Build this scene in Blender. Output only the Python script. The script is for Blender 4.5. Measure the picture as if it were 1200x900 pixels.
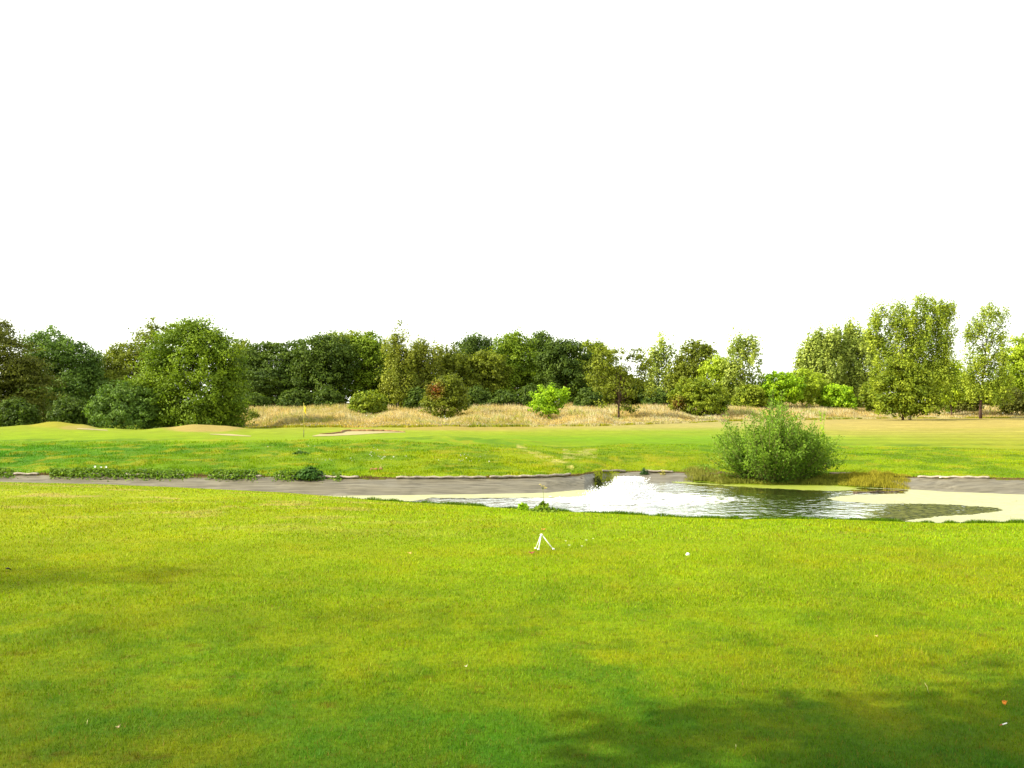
import bpy, math, random
import numpy as np
R = math.radians
random.seed(7); RNG = np.random.default_rng(7)
for o in list(bpy.data.objects): bpy.data.objects.remove(o)
SC = bpy.context.scene
COL = SC.collection

# ------------------------------------------------------------------ camera, sky, sun, exposure
F = 1170.0; EZ = 2.3; HZ = 472.0            # focal length in photo pixels, eye height, horizon row
cam_d = bpy.data.cameras.new('camera'); cam = bpy.data.objects.new('camera', cam_d); COL.objects.link(cam)
cam_d.sensor_width = 36; cam_d.lens = 36 * F / 1200; cam_d.shift_y = (HZ - 450) / 1200
cam_d.clip_start = 0.1; cam_d.clip_end = 6000
cam.location = (0, 0, EZ); cam.rotation_euler = (R(90), 0, 0)
SC.camera = cam

SUN_EL = R(36); SH = (0.975, 0.222)          # light travels to the right and slightly away
world = bpy.data.worlds.new('World'); SC.world = world; world.use_nodes = True
wn = world.node_tree; wn.nodes.clear()
sky = wn.nodes.new('ShaderNodeTexSky'); sky.sky_type = 'NISHITA'; sky.sun_disc = False
sky.sun_elevation = SUN_EL; sky.sun_rotation = math.atan2(-SH[0], -SH[1]) % (2 * math.pi)
sky.air_density = 1.0; sky.dust_density = 4.0
veil = wn.nodes.new('ShaderNodeVectorMath'); veil.operation = 'ADD'; veil.inputs[1].default_value = (7.1, 7.3, 6.5)   # bright white cloud veil
dim = wn.nodes.new('ShaderNodeVectorMath'); dim.operation = 'SCALE'; dim.inputs['Scale'].default_value = 0.35
bg = wn.nodes.new('ShaderNodeBackground'); bg.inputs['Strength'].default_value = 0.1
wo = wn.nodes.new('ShaderNodeOutputWorld')
wn.links.new(sky.outputs[0], dim.inputs[0]); wn.links.new(dim.outputs[0], veil.inputs[0])
wn.links.new(veil.outputs[0], bg.inputs[0]); wn.links.new(bg.outputs[0], wo.inputs[0])

sl = bpy.data.lights.new('sun', 'SUN'); sl.energy = 4.6; sl.angle = R(0.6); sl.color = (1.0, 0.93, 0.76)
sun = bpy.data.objects.new('sun', sl); COL.objects.link(sun)
from mathutils import Vector, Matrix
sd = Vector((SH[0] * math.cos(SUN_EL), SH[1] * math.cos(SUN_EL), -math.sin(SUN_EL)))
sun.rotation_euler = sd.to_track_quat('-Z', 'Y').to_euler()
SC.view_settings.view_transform = 'Standard'; SC.view_settings.look = 'None'
SC.view_settings.gamma = 1; SC.view_settings.use_curve_mapping = False
SC.view_settings.exposure = 1.2
KALB = 3.3                                    # sunlit display value / surface colour

def alb(r, g, b, k=1.0):                      # display colour of a sunlit flat surface -> base colour
    out = []
    for v in (r, g, b):
        v /= 255.0
        l = v / 12.92 if v <= .04045 else ((v + .055) / 1.055) ** 2.4
        out.append(min(.6, max(.0015, l / KALB * k)))
    return tuple(out)

# ------------------------------------------------------------------ helpers
def tag(o, label=None, cat=None, group=None, kind=None):
    if label: o['label'] = label
    if cat: o['category'] = cat
    if group: o['group'] = group
    if kind: o['kind'] = kind
    return o

def empty(name, loc, label, cat, group=None):
    o = bpy.data.objects.new(name, None); COL.objects.link(o); o.location = loc
    o.empty_display_size = .2
    return tag(o, label, cat, group)

def mesh_np(name, V, Fc, mat, col=None, parent=None, smooth=False, offset=None):
    V = np.asarray(V, dtype=np.float32).copy(); Fc = np.asarray(Fc, dtype=np.int32)
    if parent is not None: V -= np.array(parent.location, dtype=np.float32)
    me = bpy.data.meshes.new(name); n = len(V); m, k = Fc.shape
    me.vertices.add(n); me.vertices.foreach_set('co', V.ravel())
    me.loops.add(m * k); me.loops.foreach_set('vertex_index', Fc.ravel())
    me.polygons.add(m); me.polygons.foreach_set('loop_start', np.arange(0, m * k, k, dtype=np.int32))
    me.update(calc_edges=True); me.validate()
    if smooth: me.polygons.foreach_set('use_smooth', np.ones(len(me.polygons), dtype=bool))
    if col is not None:
        c = np.ones((n, 4), dtype=np.float32); c[:, :3] = col
        a = me.color_attributes.new('tone', 'FLOAT_COLOR', 'POINT'); a.data.foreach_set('color', c.ravel())
    me.materials.append(mat)
    o = bpy.data.objects.new(name, me); COL.objects.link(o)
    if parent is not None: o.parent = parent
    return o

class MB:                                      # collects tubes, spheres, boxes into one mesh
    def __init__(s): s.v = []; s.f = []
    def tube(s, pts, rad, n=8, cap=True):
        pts = [Vector(p) for p in pts]; b = len(s.v)
        for i, p in enumerate(pts):
            d = (pts[min(i + 1, len(pts) - 1)] - pts[max(i - 1, 0)]).normalized()
            a = d.cross(Vector((0, 0, 1)) if abs(d.z) < .9 else Vector((1, 0, 0))).normalized(); c = d.cross(a)
            r = rad[i] if hasattr(rad, '__len__') else rad
            for j in range(n):
                t = 2 * math.pi * j / n; s.v.append(p + a * (r * math.cos(t)) + c * (r * math.sin(t)))
        for i in range(len(pts) - 1):
            for j in range(n):
                s.f.append((b + i * n + j, b + i * n + (j + 1) % n, b + (i + 1) * n + (j + 1) % n, b + (i + 1) * n + j))
        if cap:
            s.f.append(tuple(b + j for j in range(n))[::-1]); e = b + (len(pts) - 1) * n; s.f.append(tuple(e + j for j in range(n)))
    def ball(s, c, r, sq=(1, 1, 1), nu=12, nv=8):
        b = len(s.v); c = Vector(c)
        for i in range(nv + 1):
            ph = math.pi * i / nv
            for j in range(nu):
                t = 2 * math.pi * j / nu
                s.v.append(c + Vector((r * sq[0] * math.sin(ph) * math.cos(t), r * sq[1] * math.sin(ph) * math.sin(t), r * sq[2] * math.cos(ph))))
        for i in range(nv):
            for j in range(nu): s.f.append((b + i * nu + j, b + (i + 1) * nu + j, b + (i + 1) * nu + (j + 1) % nu, b + i * nu + (j + 1) % nu))
    def poly(s, pts):
        b = len(s.v); s.v += [Vector(p) for p in pts]; s.f.append(tuple(range(b, b + len(pts))))
    def build(s, name, mat, parent=None, smooth=True):
        off = Vector(parent.location) if parent is not None else Vector((0, 0, 0))
        me = bpy.data.meshes.new(name); me.from_pydata([tuple(v - off) for v in s.v], [], s.f); me.update(); me.validate()
        if smooth: me.polygons.foreach_set('use_smooth', [True] * len(me.polygons))
        me.materials.append(mat); o = bpy.data.objects.new(name, me); COL.objects.link(o)
        if parent is not None: o.parent = parent
        return o

def hash2(ix, iy, s):
    h = (ix.astype(np.int64) * 374761393 + iy.astype(np.int64) * 668265263 + s * 1442695041) & 0xffffffff
    h = ((h ^ (h >> 13)) * 1274126177) & 0xffffffff; h = h ^ (h >> 16)
    return (h & 0xffffff) / float(0xffffff)
def vnoise(x, y, s=0):
    x = np.asarray(x, float); y = np.asarray(y, float)
    x0 = np.floor(x); y0 = np.floor(y); fx = x - x0; fy = y - y0
    fx = fx * fx * (3 - 2 * fx); fy = fy * fy * (3 - 2 * fy)
    a = hash2(x0, y0, s); b = hash2(x0 + 1, y0, s); c = hash2(x0, y0 + 1, s); d = hash2(x0 + 1, y0 + 1, s)
    return (a * (1 - fx) + b * fx) * (1 - fy) + (c * (1 - fx) + d * fx) * fy
def fbm(x, y, s=0, oc=4):
    t = 0; w = .5; n = 0
    for i in range(oc):
        t = t + w * vnoise(x * 2 ** i + 17.3 * i, y * 2 ** i - 9.1 * i, s + i); n += w; w *= .55
    return t / n
def sstep(a, b, x):
    t = np.clip((x - a) / (b - a), 0, 1); return t * t * (3 - 2 * t)

# ------------------------------------------------------------------ materials
def new_mat(name):
    m = bpy.data.materials.new(name); m.use_nodes = True; nt = m.node_tree
    return m, nt, nt.nodes['Principled BSDF'], nt.nodes['Material Output']

def plain(name, c, rough=.7, bump=0, scale=30, var=.15, spec=.3):
    m, nt, p, out = new_mat(name); N = nt.nodes; L = nt.links
    tc = N.new('ShaderNodeTexCoord'); no = N.new('ShaderNodeTexNoise'); no.inputs['Scale'].default_value = scale; no.inputs['Detail'].default_value = 5
    L.new(tc.outputs['Object'], no.inputs['Vector'])
    rp = N.new('ShaderNodeValToRGB'); rp.color_ramp.elements[0].position = .3; rp.color_ramp.elements[1].position = .7
    rp.color_ramp.elements[0].color = (*[v * (1 - var) for v in c], 1); rp.color_ramp.elements[1].color = (*[min(1, v * (1 + var)) for v in c], 1)
    L.new(no.outputs['Fac'], rp.inputs[0]); L.new(rp.outputs[0], p.inputs['Base Color'])
    p.inputs['Roughness'].default_value = rough; p.inputs['Specular IOR Level'].default_value = spec
    if bump:
        b = N.new('ShaderNodeBump'); b.inputs['Strength'].default_value = bump; b.inputs['Distance'].default_value = .02
        L.new(no.outputs['Fac'], b.inputs['Height']); L.new(b.outputs[0], p.inputs['Normal'])
    return m

def leafy(name, trans=.35, gloss=.12, tint=(1.15, 1.2, .5)):      # colour comes from the mesh's own leaf tones
    m, nt, p, out = new_mat(name); N = nt.nodes; L = nt.links
    at = N.new('ShaderNodeAttribute'); at.attribute_name = 'tone'
    p.inputs['Roughness'].default_value = .55; p.inputs['Specular IOR Level'].default_value = gloss
    L.new(at.outputs['Color'], p.inputs['Base Color'])
    tr = N.new('ShaderNodeBsdfTranslucent'); mu = N.new('ShaderNodeMix'); mu.data_type = 'RGBA'; mu.blend_type = 'MULTIPLY'; mu.inputs[0].default_value = 1
    L.new(at.outputs['Color'], mu.inputs[6]); mu.inputs[7].default_value = (*tint, 1); L.new(mu.outputs[2], tr.inputs[0])
    mx = N.new('ShaderNodeMixShader'); mx.inputs[0].default_value = trans
    L.new(p.outputs[0], mx.inputs[1]); L.new(tr.outputs[0], mx.inputs[2]); L.new(mx.outputs[0], out.inputs[0])
    return m
LEAF = leafy('leaf'); BLADE = leafy('grass_blade', .3, .1, (1.1, 1.15, .5)); STRAW = leafy('straw_blade', .3, .05, (1.1, 1, .7))

def ground_mat():
    m, nt, p, out = new_mat('turf'); N = nt.nodes; L = nt.links
    at = N.new('ShaderNodeAttribute'); at.attribute_name = 'tone'
    tc = N.new('ShaderNodeTexCoord')
    n1 = N.new('ShaderNodeTexNoise'); n1.inputs['Scale'].default_value = 22; n1.inputs['Detail'].default_value = 6; n1.inputs['Roughness'].default_value = .75
    n2 = N.new('ShaderNodeTexNoise'); n2.inputs['Scale'].default_value = 1.7; n2.inputs['Detail'].default_value = 7; n2.inputs['Roughness'].default_value = .7
    L.new(tc.outputs['Object'], n1.inputs['Vector']); L.new(tc.outputs['Object'], n2.inputs['Vector'])
    r1 = N.new('ShaderNodeMapRange'); r1.inputs[1].default_value = .3; r1.inputs[2].default_value = .7; r1.inputs[3].default_value = .72; r1.inputs[4].default_value = 1.28
    r2 = N.new('ShaderNodeMapRange'); r2.inputs[1].default_value = .3; r2.inputs[2].default_value = .7; r2.inputs[3].default_value = .84; r2.inputs[4].default_value = 1.16
    L.new(n1.outputs['Fac'], r1.inputs[0]); L.new(n2.outputs['Fac'], r2.inputs[0])
    mm = N.new('ShaderNodeMath'); mm.operation = 'MULTIPLY'; L.new(r1.outputs[0], mm.inputs[0]); L.new(r2.outputs[0], mm.inputs[1])
    vm = N.new('ShaderNodeVectorMath'); vm.operation = 'SCALE'; L.new(at.outputs['Color'], vm.inputs[0]); L.new(mm.outputs[0], vm.inputs['Scale'])
    L.new(vm.outputs[0], p.inputs['Base Color'])
    p.inputs['Roughness'].default_value = .9; p.inputs['Specular IOR Level'].default_value = .05
    b = N.new('ShaderNodeBump'); b.inputs['Strength'].default_value = .35; b.inputs['Distance'].default_value = .03
    L.new(n1.outputs['Fac'], b.inputs['Height']); L.new(b.outputs[0], p.inputs['Normal'])
    return m
TURF = ground_mat()
BARK = plain('bark', (.09, .055, .035), .9, .6, 12, .4)
PALEBARK = plain('pale_bark', (.2, .17, .13), .85, .5, 10, .4)
REDBARK = plain('red_bark', (.07, .038, .028), .9, .5, 12, .3)

def water_mat():
    m, nt, p, out = new_mat('pond_water'); N = nt.nodes; L = nt.links
    p.inputs['Base Color'].default_value = (.035, .045, .012, 1); p.inputs['Roughness'].default_value = .04
    p.inputs['IOR'].default_value = 1.4; p.inputs['Specular IOR Level'].default_value = .6
    tc = N.new('ShaderNodeTexCoord'); at = N.new('ShaderNodeAttribute'); at.attribute_name = 'tone'   # red = how rippled the water is here
    mp = N.new('ShaderNodeMapping'); mp.inputs['Scale'].default_value = (1.0, 1.0, 1); L.new(tc.outputs['Object'], mp.inputs[0])
    n1 = N.new('ShaderNodeTexNoise'); n1.inputs['Scale'].default_value = 2.3; n1.inputs['Detail'].default_value = 2.5; n1.inputs['Roughness'].default_value = .55
    L.new(mp.outputs[0], n1.inputs['Vector'])
    sp = N.new('ShaderNodeSeparateColor'); L.new(at.outputs['Color'], sp.inputs[0])
    mm = N.new('ShaderNodeMath'); mm.operation = 'MULTIPLY'; L.new(n1.outputs['Fac'], mm.inputs[0]); L.new(sp.outputs[0], mm.inputs[1])
    b = N.new('ShaderNodeBump'); b.inputs['Strength'].default_value = 1; b.inputs['Distance'].default_value = .13
    L.new(mm.outputs[0], b.inputs['Height']); L.new(b.outputs[0], p.inputs['Normal'])
    gl = N.new('ShaderNodeBsdfGlossy'); gl.inputs['Roughness'].default_value = .06; gl.inputs[0].default_value = (1, 1, 1, 1); L.new(b.outputs[0], gl.inputs['Normal'])
    fr = N.new('ShaderNodeFresnel'); fr.inputs[0].default_value = 2.6; L.new(b.outputs[0], fr.inputs['Normal'])
    mx = N.new('ShaderNodeMixShader'); L.new(fr.outputs[0], mx.inputs[0]); L.new(p.outputs[0], mx.inputs[1]); L.new(gl.outputs[0], mx.inputs[2])
    # white bubbles drifting out from the fountain, also painting bright sky glare onto the water
    n2 = N.new('ShaderNodeTexNoise'); n2.inputs['Scale'].default_value = 3.0; n2.inputs['Detail'].default_value = 6; n2.inputs['Roughness'].default_value = .7; L.new(mp.outputs[0], n2.inputs['Vector'])
    ad = N.new('ShaderNodeMath'); ad.operation = 'ADD'; L.new(n2.outputs['Fac'], ad.inputs[0]); L.new(sp.outputs[1], ad.inputs[1])
    mr = N.new('ShaderNodeMapRange'); mr.inputs[1].default_value = 1.0; mr.inputs[2].default_value = 1.2; L.new(ad.outputs[0], mr.inputs[0])
    df = N.new('ShaderNodeBsdfDiffuse'); df.inputs[0].default_value = (.8, .82, .8, 1)
    m2 = N.new('ShaderNodeMixShader'); n3 = N.new('ShaderNodeTexNoise'); n3.inputs['Scale'].default_value = 6; n3.inputs['Detail'].default_value = 5; L.new(tc.outputs['Object'], n3.inputs['Vector'])
    a3 = N.new('ShaderNodeMath'); a3.operation = 'ADD'; L.new(n3.outputs['Fac'], a3.inputs[0]); L.new(sp.outputs[2], a3.inputs[1])
    r3 = N.new('ShaderNodeMapRange'); r3.inputs[1].default_value = .95; r3.inputs[2].default_value = 1.05; L.new(a3.outputs[0], r3.inputs[0])
    wd = N.new('ShaderNodeBsdfPrincipled'); wd.inputs['Roughness'].default_value = .8; wd.inputs['Specular IOR Level'].default_value = .05; rw = N.new('ShaderNodeValToRGB'); rw.color_ramp.elements[0].color = (.014, .018, .003, 1); rw.color_ramp.elements[1].color = (.09, .095, .02, 1)
    rw.color_ramp.elements[0].position = .4; rw.color_ramp.elements[1].position = .62; L.new(n3.outputs['Fac'], rw.inputs[0]); L.new(rw.outputs[0], wd.inputs['Base Color'])
    m3 = N.new('ShaderNodeMixShader'); L.new(r3.outputs[0], m3.inputs[0]); L.new(mx.outputs[0], m3.inputs[1]); L.new(wd.outputs[0], m3.inputs[2]); mx = m3
    L.new(mr.outputs[0], m2.inputs[0]); L.new(mx.outputs[0], m2.inputs[1]); L.new(df.outputs[0], m2.inputs[2]); L.new(m2.outputs[0], out.inputs[0])
    return m
WATER = water_mat()

# ------------------------------------------------------------------ terrain
ZW = -0.70                                    # water level
def wy(py): return (EZ - ZW) * F / (py - HZ)  # distance of a water point seen in photo row py
PXF = np.array([-700, -400, 0, 200, 400, 480, 560, 640, 685, 697, 712, 740, 800, 828, 845, 910, 975, 1010, 1060, 1120, 1200, 1500, 1800.])
YFP = np.array([574, 575, 576, 579, 581, 580.5, 579.3, 577.5, 573.5, 569.5, 565, 563.6, 563.6, 565, 567.6, 568.3, 569.3, 571.6, 573.5, 577, 579.5, 585, 592])
YTP = np.array([552, 553, 556, 557.5, 560, 560.5, 560.2, 558.5, 555.6, 553, 552.5, 552.5, 553.5, 555.5, 557, 557.5, 557.5, 558.5, 559.5, 560, 561, 563, 566])
PXN = np.array([-700, 0, 110, 200, 330, 400, 440, 500, 560, 620, 700, 760, 800, 860, 960, 1040, 1100, 1200, 1800.])
YNP = np.array([558, 565.5, 568, 571.5, 578, 583.5, 587.5, 591, 594.5, 599, 603, 606, 608.5, 610, 610, 612.5, 615, 614.5, 612])
TY = np.array([34, 38, 44, 50, 56, 62, 69, 76, 84, 95, 107, 125, 145, 170, 230, 500, 1600.])
TB = {
 -700: [-.2, -.1, .1, .25, .35, .45, .55, .5, .3, -.45, -.5, -.3, .5, .8, 1, 1.2, 1.2],
    0: [-.2, -.1, .1, .25, .33, .42, .50, .45, .15, -.45, -.5, -.3, .5, .8, 1, 1.2, 1.2],
   30: [-.2, -.1, .1, .25, .33, .42, .53, .60, .3, -.45, -.5, -.3, .5, .8, 1, 1.2, 1.2],
   65: [-.2, -.1, .1, .25, .32, .42, .58, .87, .5, -.45, -.5, -.3, .5, .8, 1, 1.2, 1.2],
   95: [-.2, -.1, .1, .25, .32, .40, .50, .66, .35, -.45, -.5, -.3, .5, .8, 1, 1.2, 1.2],
  120: [-.2, -.1, .1, .25, .31, .36, .38, .37, .1, -.45, -.5, -.3, .5, .8, 1, 1.2, 1.2],
  160: [-.2, -.1, .1, .26, .30, .32, .30, .22, 0, -.45, -.5, -.3, .5, .8, 1, 1.2, 1.2],
  195: [-.2, -.1, .1, .27, .30, .31, .34, .42, .15, -.45, -.5, -.3, .5, .8, 1, 1.2, 1.2],
  228: [-.2, -.1, .1, .28, .30, .30, .38, .63, .3, -.45, -.5, -.3, .6, .8, 1, 1.2, 1.2],
  262: [-.2, -.1, .1, .32, .30, .28, .30, .52, .25, -.45, -.5, -.3, .65, .9, 1, 1.2, 1.2],
  300: [-.2, -.1, .1, .36, .28, .22, .18, .25, .1, -.25, -.2, .2, .7, 1, 1, 1.2, 1.2],
  356: [-.22, -.12, .1, .40, .26, .18, .10, .10, .02, 0, 0, .4, .7, 1, 1, 1.2, 1.2],
  430: [-.22, -.12, .08, .38, .30, .2, .10, .18, .12, .02, 0, .4, .75, 1, 1, 1.2, 1.2],
  515: [-.22, -.14, .05, .25, .44, .3, .12, .15, .30, .05, 0, .4, .75, 1, 1, 1.2, 1.2],
  580: [-.24, -.17, -.02, .1, .28, .18, .05, .05, .12, .02, 0, .4, .75, 1, 1, 1.2, 1.2],
  680: [-.26, -.2, -.12, -.08, -.03, 0, 0, 0, 0, 0, 0, .4, .75, 1, 1, 1.2, 1.2],
  860: [-.26, -.2, -.12, -.08, -.03, 0, 0, 0, 0, 0, 0, .2, .65, .95, 1, 1.2, 1.2],
 1040: [-.26, -.2, -.12, -.08, -.03, 0, 0, 0, 0, 0, 0, 0, .2, .8, 1, 1.2, 1.2],
 1200: [-.26, -.2, -.12, -.08, -.03, 0, 0, 0, 0, 0, 0, 0, .1, .7, 1, 1.2, 1.2],
 1800: [-.26, -.2, -.12, -.08, -.03, 0, 0, 0, 0, 0, 0, 0, .1, .7, 1, 1.2, 1.2]}
TPX = np.array(sorted(TB)); TZ = np.array([TB[k] for k in TPX])

def table(px, Y):
    px = np.clip(px, TPX[0], TPX[-1] - .01); Yc = np.clip(Y, TY[0], TY[-1] - .01)
    i = np.clip(np.searchsorted(TPX, px, side='right') - 1, 0, len(TPX) - 2); a = (px - TPX[i]) / (TPX[i + 1] - TPX[i]); a = a * a * (3 - 2 * a)
    j = np.clip(np.searchsorted(TY, Yc, side='right') - 1, 0, len(TY) - 2); b = (Yc - TY[j]) / (TY[j + 1] - TY[j])
    def cm(k):                                   # Catmull-Rom along Y
        p1 = TZ[k, j]; p2 = TZ[k, j + 1]; p0 = TZ[k, np.maximum(j - 1, 0)]; p3 = TZ[k, np.minimum(j + 2, len(TY) - 1)]
        h = TY[j + 1] - TY[j]
        m1 = (p2 - p0) / (TY[j + 1] - TY[np.maximum(j - 1, 0)]) * h; m2 = (p3 - p1) / (TY[np.minimum(j + 2, len(TY) - 1)] - TY[j]) * h
        return (2*b**3 - 3*b**2 + 1)*p1 + (b**3 - 2*b**2 + b)*m1 + (-2*b**3 + 3*b**2)*p2 + (b**3 - b**2)*m2
    return cm(i) * (1 - a) + cm(i + 1) * a

def shore(px):
    Yf = wy(np.interp(px, PXF, YFP)); yt = np.interp(px, PXF, YTP); Yt = Yf + 1.4
    wob = (vnoise(px * .05, px * 0, 5) - .5) * .25; Yt = Yt + wob * .6
    zt = EZ - (yt - HZ) * Yt / F
    ye = np.interp(px, PXN, YNP)
    Yn = np.minimum((EZ - ZW) * F / (ye + 1.5 - HZ), Yf - 2.6)
    off = np.abs(px - 600) / F                     # the pond ends outside the frame
    k = sstep(.85, 1.1, off); Yn = Yn * (1 - k) + (Yf + 2) * k
    return Yn, Yf, Yt, zt, ye

def terrain(x, Y):
    x = np.asarray(x, float); Y = np.asarray(Y, float)
    px = 600 + F * x / np.maximum(Y, 12)
    Yn, Yf, Yt, zt, ye = shore(px)
    sight = EZ - (ye - HZ) / F * Y
    line = ZW + (Yn - Y) * .2
    a = np.minimum(sight, line); k = .25
    h = np.clip(.5 + .5 * (a - .65) / k, 0, 1); near = a * (1 - h) + .65 * h - k * h * (1 - h)
    near = near + (fbm(x * .25, Y * .25, 3) - .5) * .05 * sstep(3, 8, Y) * (1 - sstep(-.2, .6, .65 - near))
    far = table(px, Y)
    w = sstep(0, 6, Y - Yt); far = zt * (1 - w) + far * w
    far = far + (fbm(x * .35, Y * .35, 11, 4) - .5) * .14 * sstep(0, 4, Y - Yt) + (fbm(x * .07, Y * .07, 12, 2) - .5) * .25 * sstep(90, 120, Y)
    liner = ZW - .35 + (zt - ZW + .35) * np.clip((Y - Yf + 1.0) / (Yt - Yf + 1.0), 0, 1) ** 1.0
    liner = np.where(Y < Yf, np.minimum(liner, ZW - .06 - .25 * (Yf - Y)), ZW + (zt - ZW) * np.clip((Y - Yf) / (Yt - Yf), 0, 1))
    under = np.maximum(ZW - .05 - .3 * np.minimum(Y - Yn, Yf - Y), ZW - .8)
    z = np.where(Y < Yn, near, np.where(Y < Yf, np.minimum(under, ZW - .03), np.where(Y < Yt, liner, far)))
    z = np.where(Y < 3, .65, z)
    lin = ((px < 697) | ((px > 706) & (px < 812)) | (px > 1035)) & (Y > Yf - 1) & (Y < Yt - .04)
    z = np.where(lin, z - .07, z)
    return z

def tz(x, Y): return float(terrain(np.array([x]), np.array([Y]))[0])
def at_px(px, py):                              # the ground point seen at photo pixel (px, py)
    Ys = np.concatenate([np.arange(3, 60, .02), np.arange(60, 200, .1)])
    xs = (px - 600) / F * Ys; zs = terrain(xs, Ys); rows = HZ + (EZ - zs) * F / Ys
    k = int(np.argmax(rows <= py)); 
    if rows[k] > py: k = len(Ys) - 1
    return Vector((xs[k], Ys[k], zs[k]))
def far_px(px, py, ymin=40):
    Ys = np.arange(ymin, 200, .1); xs = (px - 600) / F * Ys; zs = terrain(xs, Ys); rows = HZ + (EZ - zs) * F / Ys
    k = int(np.argmin(np.abs(rows - py))); ks = np.where(rows <= py)[0]
    k = int(ks[0]) if len(ks) else k
    return Vector((xs[k], Ys[k], zs[k]))

# colour of the ground by photo column and row (mown, dry, rough); nearest rows darkened, shade between blades painted in
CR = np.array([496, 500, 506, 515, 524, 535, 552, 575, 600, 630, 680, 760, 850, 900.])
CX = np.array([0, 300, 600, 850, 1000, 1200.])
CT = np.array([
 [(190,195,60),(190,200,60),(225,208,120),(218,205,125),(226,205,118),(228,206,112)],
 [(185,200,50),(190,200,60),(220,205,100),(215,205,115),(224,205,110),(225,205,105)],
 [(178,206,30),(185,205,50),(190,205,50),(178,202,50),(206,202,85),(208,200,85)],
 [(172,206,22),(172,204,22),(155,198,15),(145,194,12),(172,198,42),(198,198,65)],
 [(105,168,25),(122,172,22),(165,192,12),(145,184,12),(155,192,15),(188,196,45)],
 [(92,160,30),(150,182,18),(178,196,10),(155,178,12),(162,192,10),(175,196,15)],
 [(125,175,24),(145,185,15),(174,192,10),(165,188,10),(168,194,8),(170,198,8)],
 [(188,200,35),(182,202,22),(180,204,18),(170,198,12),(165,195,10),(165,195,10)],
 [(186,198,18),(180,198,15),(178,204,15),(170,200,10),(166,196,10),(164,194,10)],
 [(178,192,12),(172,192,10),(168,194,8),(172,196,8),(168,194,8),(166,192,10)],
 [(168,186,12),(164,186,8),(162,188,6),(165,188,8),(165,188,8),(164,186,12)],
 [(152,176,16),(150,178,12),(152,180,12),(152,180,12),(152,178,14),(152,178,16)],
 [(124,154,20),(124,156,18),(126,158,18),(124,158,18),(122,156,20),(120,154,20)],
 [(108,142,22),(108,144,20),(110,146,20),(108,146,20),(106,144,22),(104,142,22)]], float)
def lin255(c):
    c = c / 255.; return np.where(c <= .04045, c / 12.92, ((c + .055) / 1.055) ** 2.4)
CL = lin255(CT) / KALB; CL[7:12] *= 1.07
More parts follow.
